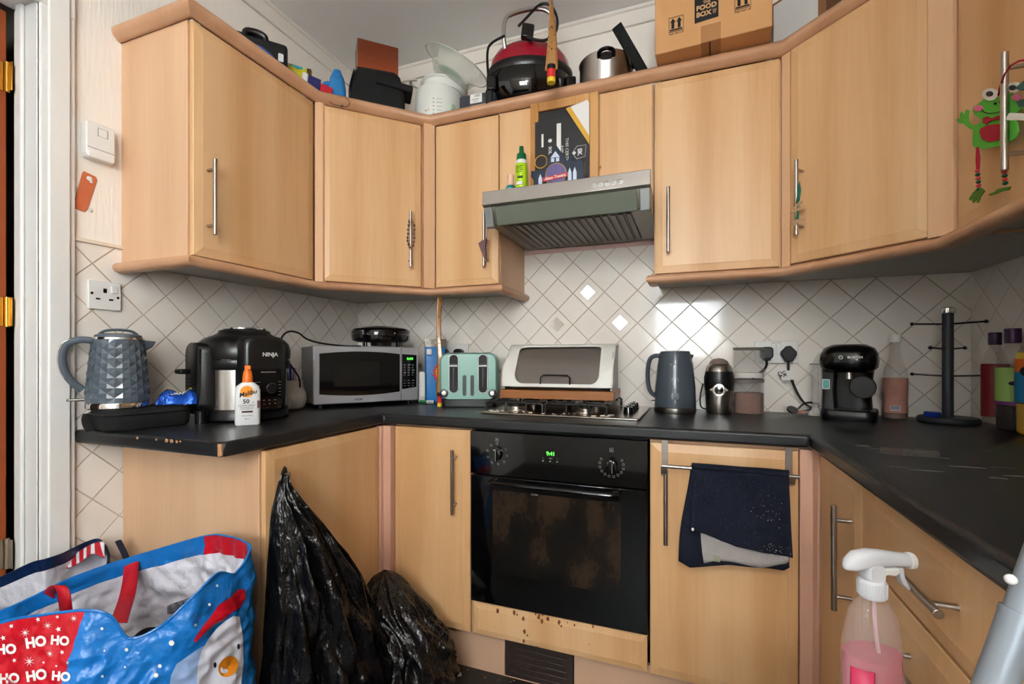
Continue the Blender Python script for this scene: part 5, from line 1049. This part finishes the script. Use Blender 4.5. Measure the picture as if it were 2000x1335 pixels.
# ================================================================ bin bags
BIN=mat('black bin plastic',(13,13,15),.27,var=.1,bump=1.0,bscale=30,bdist=.02,coat=.15,stretch=(1,1,.55))
def ridge(x): return 1-abs(noise.noise(x))*2.2
t=thing('bin_bag','large black bin bag hung from the left base cabinet handle','bin bag',(0,0,0))
LV=[(.800,-1.098,-1.088,.036),(.775,-1.112,-1.080,.045),(.740,-1.122,-1.058,.058),(.711,-1.130,-1.040,.070),(.640,-1.137,-.985,.095),(.578,-1.140,-.950,.115),(.472,-1.147,-.880,.150),(.350,-1.156,-.810,.165),(.232,-1.165,-.745,.18),(.12,-1.172,-.715,.19),(.0,-1.178,-.70,.195)]
def lev(v):
    k=v*(len(LV)-1); i=min(int(k),len(LV)-2); f=k-i; return [LV[i][q]*(1-f)+LV[i+1][q]*f for q in range(4)]
def fb(u,v):
    z,yl,yr,tk=lev(v); a=2*PI*u; cy=(yl+yr)/2; ry=(yr-yl)/2
    # folds run down from the hook
    fo=1+(.13*(abs(math.sin(a*5.5+1.6*math.sin(v*4)))*2-1)+.08*math.sin(a*17+4*v+noise.noise(Vector((a,v*4,1)))*3))*min(1,v*3)
    cr=.10*ridge(Vector((math.cos(a)*2.2,math.sin(a)*2.2+5,v*5)))+.03*noise.noise(Vector((math.cos(a)*6,math.sin(a)*6,v*14)))
    s=math.sin(a); c_=math.cos(a)
    rx=(tk-.02)*(fo+cr*1.5)
    x=.6335+.0+(rx*max(0,s)**.8 if s>0 else .010*s)
    if z>.70: x=max(x,.6335)
    return Vector((x,cy+ry*c_*(1+(.35*cr+.12*(fo-1))),z+.004*noise.noise(Vector((a,v*9,2)))*(1 if z>.01 else 0)+.001))
MB().grid(fb,180,120,cu=True).done('bag_film',BIN,t,smooth=180)
MB().tube(spline([(.638,-1.103,.770),(.640,-1.100,.800),(.634,-1.086,.815),(.625,-1.075,.806),(.628,-1.078,.775)],6),.008,8,flat=.5).done('tied_loop',BIN,t)
t=thing('bin_bag','smaller crumpled black bin bag slumped on the floor','bin bag',(0,0,0))
L2=[(.001,.860,-.755,.105,.115),(.06,.862,-.753,.110,.115),(.14,.852,-.750,.108,.112),(.20,.828,-.748,.104,.108),(.25,.790,-.745,.095,.100),(.30,.735,-.740,.095,.095),(.34,.705,-.725,.068,.07),(.37,.688,-.712,.038,.04),(.385,.682,-.705,.006,.006)]
def fb2(u,v):
    k=v*(len(L2)-1); i=min(int(k),len(L2)-2); f=k-i; z,x,y,rx,ry=[L2[i][q]*(1-f)+L2[i+1][q]*f for q in range(5)]
    a=2*PI*u; P_=Vector((math.cos(a)*1.7,math.sin(a)*1.7,z*8))
    cr=1+.24*ridge(P_*1.2)-.12+.07*noise.noise(P_*3.1)+.03*math.sin(a*12+z*30)
    return Vector((x+rx*cr*math.cos(a),min(y+ry*cr*math.sin(a),-.606 if x+rx*cr*math.cos(a)>.60 else -.64),z))
MB().grid(fb2,130,80,cu=True).done('bag_film',BIN,t,smooth=180)
o=thing('white_card','folded white card poking out beside the hanging bin bag','card',tuple(atd(702,1233,1.34)),R(38))
MB().box((-.018,-.002,-.042),(.018,.002,.042),Matrix.Rotation(R(-22),4,'Y')).box((.017,-.002,-.042),(.0195,.030,.042),Matrix.Rotation(R(-22),4,'Y')).done('folded_sheet',WHITE,o)
# ================================================================ shopping bags
from mathutils.bvhtree import BVHTree
POLY=mat('bag blue print',(20,112,190),.32,var=.16,vscale=6,bump=.9,bscale=26,bdist=.010,coat=.12); REDB=mat('bag red print',(190,14,34),.36,var=.08,bump=.8,bscale=26,bdist=.007); INN=mat('woven white lining',(212,210,218),.5,var=.05,vscale=14,bump=.9,bscale=22,bdist=.012)
PALE=mat('bag pale snow print',(150,178,220),.35,var=.3,vscale=9,bump=.3,bscale=45); SNOWM=mat('bag snowman white',(206,208,220),.38,var=.12,vscale=12,bump=.4,bscale=40)
def closed(pts,n):
    k=len(pts); out=[]
    P_=[Vector(p) for p in pts]
    for i in range(k):
        a,b,c_,d=P_[i-1],P_[i],P_[(i+1)%k],P_[(i+2)%k]
        for q in range(n):
            s=q/n; out.append(.5*((2*b)+(c_-a)*s+(2*a-5*b+4*c_-d)*s*s+(3*b-a-3*c_+d)*s**3))
    return out
def mkbag(name,label,rim,foot,mats,classify,wr=.012,nz=70,n=10,seed=0,hem=.07,redhem=None):
    t=thing(name,label,'shopping bag',(0,0,0),group='large festive shopping bags by the doorway')
    Rm=closed(rim,n); Ft=closed(foot,n); N_=len(Rm)
    ctr=sum(Rm,Vector())/N_
    sgn=1 if sum(Rm[i-1].x*Rm[i].y-Rm[i].x*Rm[i-1].y for i in range(N_))>0 else -1
    def nrm(i):
        d=Rm[(i+4)%N_]-Rm[(i-4)%N_]; return Vector((d.y*sgn,-d.x*sgn,0)).normalized()
    def S(i,v):
        a=Rm[i%N_]; b=Ft[i%N_]; bulge=math.sin(v*PI)*.03
        p=a.lerp(b,v); o=nrm(i); q=p*11+Vector((seed,0,0))
        w_=wr*min(1,v*5+.3)*(.9*noise.noise(Vector((q.x,q.y,q.z*.7)))+.7*(ridge(q*1.2)-.5)+.45*(ridge(q*2.7)-.5)+.2*noise.noise(q*5))
        r_=p+o*(bulge+w_)
        if r_.x<.03 and r_.y>-1.342:
            if r_.x<-.03: r_.y=-1.342
            else: r_.x=.03
        return r_
    mb=MB(); vs_=[[mb.bm.verts.new(S(i,j/nz)) for i in range(N_)] for j in range(nz+1)]
    for j in range(nz):
        for i in range(N_):
            k=(i+1)%N_; f=mb._f([vs_[j][i],vs_[j][k],vs_[j+1][k],vs_[j+1][i]])
            if f: f.material_index=classify(i/N_,(j+.5)/nz,(vs_[j][i].co+vs_[j+1][k].co)/2)
    bv=BVHTree.FromBMesh(mb.bm)
    out=mb.done('outer_cover',mats,t,smooth=180)
    ib=MB(); iv=[]
    for j in range(nz//2+1):
        row=[]
        for i in range(N_):
            p=S(i,j/nz); o=nrm(i); row.append(ib.bm.verts.new(p-o*(.0035+.006*j/nz)))
        iv.append(row)
    for j in range(nz//2):
        for i in range(N_):
            k=(i+1)%N_; f=ib._f([iv[j][i],iv[j][k],iv[j+1][k],iv[j+1][i]])
            if f: f.material_index=(2 if redhem and redhem[0]<i/n<redhem[1] else 0) if (j/nz)<hem else 1
    ib.done('inner_lining',[mats[0],INN,REDB],t,smooth=180)
    Rt=MB().tube([p.copy() for p in [S(i,0) for i in range(N_)]],.0028,6,loop=True).done('rim_hem',mats[0],t)
    return t,bv,S,N_
def project(me,bv,to_px,off=.0022):
    """wrap a flat print onto the bag cloth"""
    O=Vector(CAM)
    for v in me.vertices:
        px,py=to_px(v.co.x,v.co.y); r=Vector(ray(px,py)).normalized(); h=bv.ray_cast(O,r)
        if h[0] is None: h=(O+r*1.15,None,None,None)
        v.co=h[0]-r*(off+v.co.z)
def px_of(p):
    d=depth(p); return 1000+FPX*(_c*(p[0]-CAM[0])+_s*(p[1]-CAM[1]))/d, HY-FPX*(p[2]-CAM[2])/d
rimA=[aty(*q) for q in ((-60,1238,-1.575),(0,1216,-1.555),(80,1200,-1.53),(165,1192,-1.50),(215,1203,-1.475),(252,1246,-1.455),(310,1225,-1.42),(370,1172,-1.38),(425,1120,-1.32),(460,1118,-1.27),(486,1066,-1.215),(440,1046,-1.185),(400,1047,-1.18),(330,1066,-1.19),(245,1092,-1.235),(150,1124,-1.33),(50,1172,-1.42),(0,1194,-1.46),(-90,1230,-1.51),(-120,1240,-1.52))]
footA=[(.24,-1.60,0),(.29,-1.60,0),(.37,-1.59,0),(.485,-1.56,0),(.51,-1.54,0),(.54,-1.51,0),(.565,-1.48,0),(.60,-1.44,0),(.63,-1.38,0),(.645,-1.32,0),(.64,-1.26,0),(.58,-1.22,0),(.51,-1.21,0),(.44,-1.22,0),(.34,-1.24,0),(.26,-1.29,0),(.20,-1.37,0),(.17,-1.42,0),(.16,-1.48,0),(.18,-1.55,0)]
def clsA(t,v,p):
    k=t*20
    return 1 if (k<3.0 or k>=18.0) else 0
t,bvA,SA,NA=mkbag('shopping_bag','blue and red festive shopping bag with HO HO HO print, nearest',rimA,footA,[POLY,REDB,PALE,SNOWM],clsA,nz=110,n=16,wr=.013,redhem=(10.1,12.0))
bm=bmesh.new(); 
for s,cx0,cy0,sz,rot in(('HO',12,1268,26,3),('HO',70,1254,27,9),('HO',117,1251,24,-5),('HO',18,1325,26,3),('HO',71,1319,27,9),('HO',119,1321,24,-5)):
    me=textmesh(s,1,ext=0,bold=.05,sx=.98); 
    bt_=bmesh.new(); bt_.from_mesh(me); bmesh.ops.triangulate(bt_,faces=bt_.faces); bmesh.ops.subdivide_edges(bt_,edges=[e for e in bt_.edges if e.calc_length()>.12],cuts=1); bt_.to_mesh(me); bt_.free()
    cr_,sr_=math.cos(R(rot)),math.sin(R(rot))
    project(me,bvA,lambda x,y:(cx0+(x*cr_-y*sr_)*sz,cy0-(x*sr_+y*cr_)*sz))
    bm.from_mesh(me)
me=bpy.data.meshes.new('lettering'); bm.to_mesh(me); bm.free(); me.materials.append(PRINT); o=bpy.data.objects.new('lettering',me); C.objects.link(o); o.parent=t
def starmesh(n,ro,ri):
    me=bpy.data.meshes.new('s'); vs=[(0,0,0)]+[((ro if i%2 else ri)*math.cos(i*PI/n),(ro if i%2 else ri)*math.sin(i*PI/n),0) for i in range(2*n)]
    me.from_pydata(vs,[],[(0,i+1,(i+1)%(2*n)+1) for i in range(2*n)]); return me
bm=bmesh.new()
for px,py,r,n in((22,1222,5,5),(74,1209,5,5),(112,1204,4,5),(144,1207,8,8),(93,1221,9,8),(49,1235,10,8),(114,1228,6,5),(6,1245,6,5),(97,1276,8,8),(121,1273,5,5),(28,1289,5,5),(57,1291,11,8),(85,1293,3,5),(132,1294,6,8),(110,1300,3,5)):
    me=starmesh(n,r,r*(.42 if n==5 else .18)); project(me,bvA,lambda x,y:(px+x,py+y)); bm.from_mesh(me)
for px,py,r in((199,1227,3),(335,1255,6),(247,1268,4),(312,1300,4),(382,1220,3),(409,1180,3),(424,1143,3),(305,1318,5),(200,1320,3),(244,1302,2),(204,1270,2)):
    me=starmesh(8,r,r*.8); project(me,bvA,lambda x,y:(px+x,py+y)); bm.from_mesh(me)
me=bpy.data.meshes.new('star_print'); bm.to_mesh(me); bm.free(); me.materials.append(PRINT); o=bpy.data.objects.new('star_print',me); C.objects.link(o); o.parent=t
def patch(poly,nm,m,off):
    bm=bmesh.new(); f=bm.faces.new([bm.verts.new((x,-y,0)) for x,y in poly]); bmesh.ops.triangulate(bm,faces=[f])
    for _ in range(8):
        L_=[e for e in bm.edges if e.calc_length()>5]
        if not L_: break
        bmesh.ops.subdivide_edges(bm,edges=L_,cuts=1); bmesh.ops.triangulate(bm,faces=bm.faces)
    me=bpy.data.meshes.new(nm); bm.to_mesh(me); bm.free(); project(me,bvA,lambda x,y:(x,-y),off=off); me.materials.append(m); me.shade_smooth(); o=bpy.data.objects.new(nm,me); C.objects.link(o); o.parent=t
patch([(330,1345),(334,1318),(345,1296),(362,1284),(385,1268),(402,1258),(425,1345)],'snow_print',PALE,.0028)
patch([(378,1250),(392,1228),(410,1205),(428,1180),(448,1168),(466,1150),(478,1150),(480,1166),(470,1185),(452,1196),(436,1212),(418,1218),(400,1236),(382,1254)],'red_sash_print',REDB,.0034)
patch([(384,1345),(386,1300),(394,1270),(408,1246),(424,1226),(440,1212),(456,1202),(468,1204),(474,1240),(476,1290),(470,1345)],'snowman_print',SNOWM,.0038)
bm=bmesh.new(); me=starmesh(12,16,16); project(me,bvA,lambda x,y:(446+x*1.2-y*.25,1301-y*1.15+(-x*.55)),off=.0062); bm.from_mesh(me)
me=bpy.data.meshes.new('carrot_nose'); bm.to_mesh(me); bm.free(); me.materials.append(mat('carrot print',(216,130,30),.35,var=.2,vscale=60)); o=bpy.data.objects.new('carrot_nose',me); C.objects.link(o); o.parent=t
bm=bmesh.new()
for px,py in((420,1298),(466,1262)): me=starmesh(8,4,4); project(me,bvA,lambda x,y:(px+x*.7,py+y*1.4),off=.0062); bm.from_mesh(me)
me=bpy.data.meshes.new('snowman_eyes'); bm.to_mesh(me); bm.free(); me.materials.append(INK); o=bpy.data.objects.new('snowman_eyes',me); C.objects.link(o); o.parent=t
def ribbon(par,name,pts,w_,m,ax=(1,0,0)):
    pts=spline(pts,7); axv=Vector(ax).normalized(); n=len(pts)
    return MB().grid(lambda u,v:pts[min(int(round(v*(n-1))),n-1)]+axv*(u-.5)*w_,2,n-1).done(name,m,par,solid=.002)
STR=mat('red strap',(190,16,34),.6,bump=.3,bscale=300)
ax=(_c,_s,0)
ribbon(t,'strap',[aty(258,1092,-1.222),aty(256,1110,-1.235),aty(254,1135,-1.26),aty(248,1165,-1.29),aty(240,1190,-1.33),aty(232,1215,-1.37)],.040,STR,ax)
ribbon(t,'strap',[atd(92,1185,1.19),atd(96,1160,1.165),atd(104,1148,1.14),atd(116,1143,1.12),atd(124,1155,1.11),atd(127,1175,1.11),atd(130,1195,1.12)],.030,STR,ax)
# things inside the first bag
o=MB().grid(lambda u,v:atd(262+u*70,1262-v*38*math.sin(u*PI*.8+.3),1.22+.02*v),12,6).done('dark_garment',mat('black cloth',(24,24,28),.9,bump=.4),solid=.02); tag(o,'black folded cloth lying inside the nearest shopping bag','cloth')
o=MB().grid(lambda u,v:atd(332+u*60,1182-u*22+v*16,1.235+.01*math.sin(u*30)),40,6).done('striped_cloth',wood('striped cloth',(36,40,56),(120,120,130),(214,214,220),rough=.9,scale=1.6,axis='x'),solid=.012); tag(o,'grey and white striped cloth inside the nearest shopping bag','cloth')
# second bag, behind
NVB=mat('bag navy print',(12,34,72),.4,var=.08,bump=.25,bscale=45)
rimB=[aty(*q) for q in ((-80,1262,-1.47),(0,1240,-1.435),(60,1215,-1.395),(120,1182,-1.345),(170,1150,-1.29),(205,1112,-1.235),(212,1080,-1.205),(195,1054,-1.20),(165,1060,-1.235),(125,1080,-1.295),(90,1092,-1.338),(60,1100,-1.352),(0,1128,-1.375),(-90,1165,-1.40))]
footB=[(p.x*.5-.03 if p.x<0 else p.x*.4+.03,max(min(p.y+.0,-1.20),-1.47),0) for p in rimB]
footB=[(x,y if x>.005 else min(y,-1.345),0) for x,y,z in footB]
rimB=[Vector((p.x if p.y<-1.34 else max(p.x,.02),p.y,p.z)) for p in rimB]
def clsB(t_,v,p):
    px,py=px_of(p)
    return 0
STRIPE=bpy.data.materials.new('candy stripe'); STRIPE.use_nodes=True; nt=STRIPE.node_tree; wv=N(nt,'ShaderNodeTexWave',i_Scale=16.0); tc=N(nt,'ShaderNodeTexCoord'); nt.links.new(tc.outputs['Object'],wv.inputs[0]); cr=N(nt,'ShaderNodeValToRGB'); cr.color_ramp.interpolation='CONSTANT'; cr.color_ramp.elements[0].color=lin((186,18,38)); cr.color_ramp.elements[1].position=.62; cr.color_ramp.elements[1].color=lin((220,216,220)); nt.links.new(wv.outputs[0],cr.inputs[0]); nt.links.new(cr.outputs[0],nt.nodes['Principled BSDF'].inputs['Base Color']); wv.bands_direction='DIAGONAL'
t,bvB,SB,NB=mkbag('shopping_bag','navy shopping bag with red and white striped corner, behind the other',rimB,footB,[NVB,REDB],clsB,wr=.006,nz=60,n=10,seed=5,hem=.05)
MB().grid(lambda u,v:atd(122+u*82,1084-u*26+(26-10*u)*v+4*math.sin(u*6)+(max(0,u-.72)*60*v),1.335-.03*v),24,8).done('striped_flap',STRIPE,t,solid=.003)
o=MB().tube(spline([atd(231,1056,1.40),atd(236,1066,1.39),atd(242,1078,1.385),atd(247,1090,1.38)],5),.008,8,flat=.5).done('umbrella_handle',mat('navy fabric',(20,26,42),.8)); tag(o,'dark navy strap end poking up between the shopping bags','strap')
o=MB().grid(lambda u,v:atd(75+u*45,1146-u*20+v*22*math.sin(u*PI),1.31),12,5).done('grey_towel',mat('grey fleece',(104,100,96),.95,bump=.8,bscale=120),solid=.02); tag(o,'dark grey fleece lying inside the navy shopping bag','cloth')
# ================================================================ foreground right: spray bottle on stool, pole
bx,by,bz=1.868,-1.318,.545
t=thing('step_stool','small white step stool under the spray bottle','stool',(1.80,-1.34,0))
MB().prism(rrect(.26,.26,.04,5),.515,.5445).done('seat',WHITE,t,bevel=.006)
for sx in(-1,1):
    for sy in(-1,1): MB().cyl((sx*.10,sy*.10,.52),(sx*.115,sy*.115,0),.014,12).done('leg',WHITE,t)
p0=atd(1703,1140,.635); bx,by=p0.x,p0.y
t=thing('spray_bottle','clear trigger spray bottle with pink liquid at the right','bottle',(bx,by,bz),YAW+R(4))
PK=mat('pink liquid',(226,112,138),.12,alpha=.62,coat=.2)
SH=mat('clear spray plastic',(222,206,204),.05,alpha=.22,coat=.7)
LQ=[(.036,.002),(.040,.010),(.040,.04),(.0375,.10),(.0385,.150),(.0375,.175)]
S_=[(.037,0),(.0415,.008),(.0415,.04),(.039,.10),(.040,.150),(.0385,.185),(.0345,.205),(.0355,.211),(.031,.222),(.0315,.227),(.025,.238),(.0145,.249),(.0135,.256)]
MB().lathe(S_,40,sy=.72,caps=False).done('bottle_shell',SH,t,smooth=70)
MB().lathe(LQ+[(.001,.175)],36,sy=.70).done('pink_liquid',PK,t,smooth=70)
MB().grid(lambda u,v:Vector((.0420*math.cos(R(200+u*42)),.0420*.73*math.sin(R(200+u*42)),.03+v*.135)),14,2).done('side_label',mat('pink label',(206,40,90),.4),t,solid=.0006)
MB().grid(lambda u,v:Vector((.0418*math.cos(R(238+u*46)),.0418*.73*math.sin(R(238+u*46)),.045+v*.055)),14,2).done('lilac_label',mat('lilac label',(206,180,214),.5),t,solid=.0006)
text('BREEZE',.0105,(-.0405,-.0165,.120),PRINT,t,T=Matrix.Rotation(R(-62),4,'Z')@FRONT@Matrix.Rotation(R(-82),4,'Z'))
MB().tube(spline([(.003,0,.256),(.004,-.001,.21),(.014,-.004,.12),(.024,-.004,.05),(.020,0,.015)],6),.0026,8).done('dip_tube',mat('milky tube',(226,190,196),.2),t)
MW=mat('milky white plastic',(224,226,230),.25,alpha=.86)
rb=MB().lathe([(.0155,.250),(.0165,.252),(.0165,.272),(.0145,.275)],24)
for i in range(28): a=i*2*PI/28; rb.box((-.0008,.0160,.253),(.0008,.0173,.271),Matrix.Rotation(a,4,'Z'))
rb.done('screw_collar',MW,t)
MB().loft([rl(.020,.022,.006,-.011,.284),rl(.024,.024,.008,-.008,.284),rl(.024,.024,.008,.008,.284),rl(.020,.022,.006,.011,.284)]).done('neck',MW,t,smooth=50)
# head: a long rounded body along x from the back fin (left) to the nozzle (right)
def hring(x,zc,h,w_): return [Vector((x,a,b_)) for a,b_ in rrect(w_,h,min(h,w_)*.45,5,0,zc)]
MB().loft([hring(-.040,.292,.006,.006),hring(-.037,.295,.016,.014),hring(-.026,.299,.026,.020),hring(-.008,.302,.026,.022),hring(.012,.302,.022,.020),hring(.032,.300,.019,.018),hring(.050,.298,.018,.018)]).done('spray_head',MW,t,smooth=60)
MB().loft([hring(.050,.297,.021,.020),hring(.058,.297,.021,.020)]).done('nozzle',WHITE,t,bevel=.001)
MB().prism([(.008,.290),(.033,.290),(.034,.283),(.028,.279),(.016,.281),(.006,.276)],-.008,.008,ax='y').done('trigger_housing',WHITE,t,bevel=.002)
MB().prism([(.034,.290),(.042,.289),(.044,.276),(.052,.260),(.050,.258),(.040,.268),(.036,.280)],-.005,.005,ax='y').done('trigger',MW,t,bevel=.002)
# pole
q1=atd(1944,1335,.33); q2=atd(1998,1185,.33); dd=(q2-q1); dd=dd/dd.z
base=q1-dd*(q1.z-.001)
t=thing('telescopic_pole','light grey telescopic pole cutting the lower right picture corner','pole',(0,0,0))
GP=mat('grey painted tube',(138,146,154),.35,.2,var=.08,vscale=40)
zj=atd(1990,1205,.33).z
def at_z(z): return base+dd*(z-base.z)
MB().cyl(at_z(.0015),at_z(zj),.0112,24).done('lower_tube',GP,t,smooth=50); MB().cyl(at_z(zj),at_z(zj+.004),.0117,24).cyl(at_z(zj+.003),at_z(1.30),.0098,24).done('upper_tube',GP,t,smooth=50)
pb=atd(1974,1131,.322); MB().ball(pb,.0036,12,8).done('release_button',WHITE,t)
# ================================================================ ornaments on the handles
t=thing('frog_ornament','green foam frog ornament with red bow tie on the right handle','ornament',(0,0,0))
FX=2.2325
def fy(px,py,x=FX): p=atx(px,py,x); return (p.y,p.z)
def fp(pts,x0=0,th=.0025,x=FX): return MB().prism([fy(a,b_,x-x0) for a,b_ in pts],x-x0-th,x-x0,ax='x')
GR=mat('green foam',(92,186,60),.8); RD=mat('red foam',(170,16,44),.8); PKF=mat('pink foam',(226,110,150),.8); WHF=mat('white foam',(228,224,216),.8)
body=[(1921,196),(1912,203),(1904,207),(1902,215),(1906,224),(1917,231),(1921,236),(1912,242),(1900,245),(1893,238),(1893,228),(1894,216),(1889,214),(1886,222),(1882,224),(1881,218),(1877,222),(1878,230),(1870,233),(1876,240),(1884,241),(1895,250),(1903,254),(1902,268),(1902,282),(1906,288),(1925,291),(1950,286),(1970,280),(1985,270),(1991,256),(1989,240),(1979,230),(1988,222),(1997,212),(1998,200),(1992,190),(1978,182),(1962,184),(1950,192),(1940,186),(1930,188)]
fp(body).done('frog_body',GR,t)
fp([(1915,257),(1918,250),(1930,244),(1946,242),(1962,242),(1966,252),(1962,266),(1950,274),(1934,277),(1920,271)],.003,.002).done('red_belly',RD,t)
fp([(1922,230),(1930,227),(1937,231),(1950,226),(1962,222),(1962,234),(1950,233),(1938,235),(1928,242),(1922,240)],.003,.002).done('bow_tie',RD,t)
def disc(px,py,rx,ry,nm,m,x0,n=20): fp([(px+rx*math.cos(i*2*PI/n),py+ry*math.sin(i*2*PI/n)) for i in range(n)],x0,.002).done(nm,m,t)
disc(1936,184,15.5,12,'eye',WHF,.003); disc(1982,170,13,10,'eye',WHF,.003); disc(1934,183,6,5,'pupil',INK,.005); disc(1979,171,6,5,'pupil',INK,.005)
disc(1912,211,8.5,6,'cheek',PKF,.003); disc(1987,190,9,6,'cheek',PKF,.003)
disc(1945,202,1.8,2.2,'nostril',INK,.003,8); disc(1955,199,1.8,2.2,'nostril',INK,.003,8)
MB().tube([Vector((FX-.0035,*fy(a,b_))) for a,b_ in((1922,214),(1926,218),(1935,221),(1948,220),(1960,216),(1972,208))],.0007,6).done('smile',INK,t)
for px,z0_,z1_ in((1915,287,330),(1967,275,318)):
    MB().tube([Vector((FX-.004,*fy(px-1,z0_))),Vector((FX-.004,*fy(px,z0_+22))),Vector((FX-.004,*fy(px,z1_)))],[.0022,.0040,.0030],8).done('ribbon_leg',RD,t)
    for i in range(6):
        MB().ball(Vector((FX-.004,*fy(px+(i-2)*.6,z1_+3+i*7.2))),.0044,12,8,sc=(1,1,.85)).done('bead',mat('red bead',(196,50,64),.3) if i%2==0 else mat('green bead',(10,80,50),.3),t)
fg=mat('olive foam',(84,124,34),.8)
fp([(1918,366),(1925,372),(1918,382),(1912,396),(1909,394),(1911,386),(1903,396),(1900,393),(1906,383),(1897,391),(1894,388),(1902,376),(1910,368)],.004,.002).done('webbed_foot',fg,t)
fp([(1976,364),(1972,371),(1958,374),(1944,380),(1934,382),(1933,379),(1945,374),(1950,369),(1962,366)],.004,.002).done('webbed_foot',fg,t)
MB().tube([atx(1950,186,FX-.004),atx(1954,168,FX-.010),atx(1962,145,2.210),atx(1974,128,2.209),atx(1990,119,2.212),atx(2010,116,2.222)],.0016,6).done('hanging_loop',RD,t)
t=thing('wooden_charm','small teal and white painted charm right of the frog','ornament',(0,0,0))
fp([(1986,172),(2006,156),(2016,168),(2000,176)],.008,.004).done('teal_leaf',mat('teal wood',(24,92,92),.6),t); fp([(1990,198),(2010,190),(2012,206),(1996,209)],.008,.004).done('teal_leaf',MATS['teal wood'],t); fp([(1970,231),(1976,220),(2020,223),(2020,234),(1972,234)],.024,.004).done('white_bar',WHF,t)
# christmas tree charm on the diagonal right handle
t=thing('wooden_charm','wooden tree charm hanging on the diagonal cabinet handle','ornament',(0,0,0))
hx=lambda px,py:atd(px,py,1.475)
def flat3(pts,nm,m,off=0,th=.003):
    a=[atd(p[0],p[1],1.428-off) for p in pts]; b_=[atd(p[0],p[1],1.428-off+th) for p in pts]; MB().loft([a,b_]).done(nm,m,t)
WD=mat('light charm wood',(176,144,108),.7); TG=mat('charm green',(40,104,84),.6)
flat3([(1562,352),(1565,372),(1562,392),(1553,398),(1557,380),(1558,365)],'green_branch',TG); flat3([(1562,400),(1560,428),(1553,428),(1557,412)],'green_branch',TG)
flat3([(1567,391),(1568,397),(1552,405),(1549,405)],'wood_slat',WD,.004); flat3([(1572,400),(1574,406),(1542,418),(1545,412)],'wood_slat',WD,.004)
flat3([(1546,431),(1573,426),(1568,439),(1562,439),(1558,434),(1553,441),(1547,441)],'wood_slat',WD,.004)
# keyring chain and dark charm
t=thing('bead_chain','brown bead chain looped on the left corner cabinet handle','chain',(0,0,0))
BB=mat('brown bead',(90,58,44),.4)
b=MB()
hp_=aty(804,475,-.35)
dp=1.903
pts=[atd(px,py,dp) for px,py in((799,433),(798,440),(797,448),(797,456),(796,464),(796,470),(798,477),(800,482))]+[atd(px,py,dp+.01) for px,py in((809,440),(809,448),(808,456),(809,464),(808,472),(807,479))]
for p in pts: b.ball(p,.0052,8,6)
b.tube(pts[:8],.0015,6).tube(pts[8:],.0015,6).tube([pts[0],pts[0]+Vector((.008,.004,.012)),pts[8]],.0015,6).done('beads',BB,t)
t=thing('leather_charm','dark red leather charm hanging on the narrow cabinet handle','charm',(0,0,0))
dp=depth(aty(945,470,-.36))-.02
def fl(pts,nm,m,o_=0): 
    a=[atd(p[0],p[1],dp-o_) for p in pts]; b_=[atd(p[0],p[1],dp-o_+.003) for p in pts]; MB().loft([a,b_]).done(nm,m,t)
fl([(934,475),(941,469),(951,466),(955,470),(950,482),(951,500),(946,505),(940,492)],'leather_piece',mat('oxblood leather',(88,34,32),.5)); 
MB().tube([atd(952,425,dp+.01),atd(953,440,dp),atd(951,462,dp),atd(948,480,dp-.004),atd(950,508,dp)],.0016,6).ball(atd(952,428,dp),.004,8,6).done('dark_cord',BLACK,t); MB().tube([atd(951,436,dp),atd(952,450,dp),atd(950,463,dp)],.0016,6).done('white_cord',WHITE,t)
t=thing('bulldog_clip','small silver clip pinned on the left pelmet','clip',tuple(aty(703,562,-.53)))
p=Vector((0,0,0)); t.location=atd(703,562,1.90-.012)
MB().box((-.015,-.004,.008),(.015,.004,.013)).tube([(-.013,0,.008),(-.007,-.004,0),(.0,-.004,-.004),(-.006,-.004,-.016)],.0012,6).tube([(.013,0,.008),(.007,-.004,0),(.0,-.004,-.004),(.006,-.004,-.016)],.0012,6).done('clip_body',CHROME,t); t.rotation_euler=(0,0,R(40))
p=atd(833,516,2.003); o=MB().prism([(-.006,.006),(.006,.006),(.006,-.0),(0,-.012),(-.006,.0)],-.001,0,ax='y').done('white_sticker',WHITE); o.location=p; o.rotation_euler=(0,0,R(25)); tag(o,'tiny white pointed sticker on the corner post','sticker')
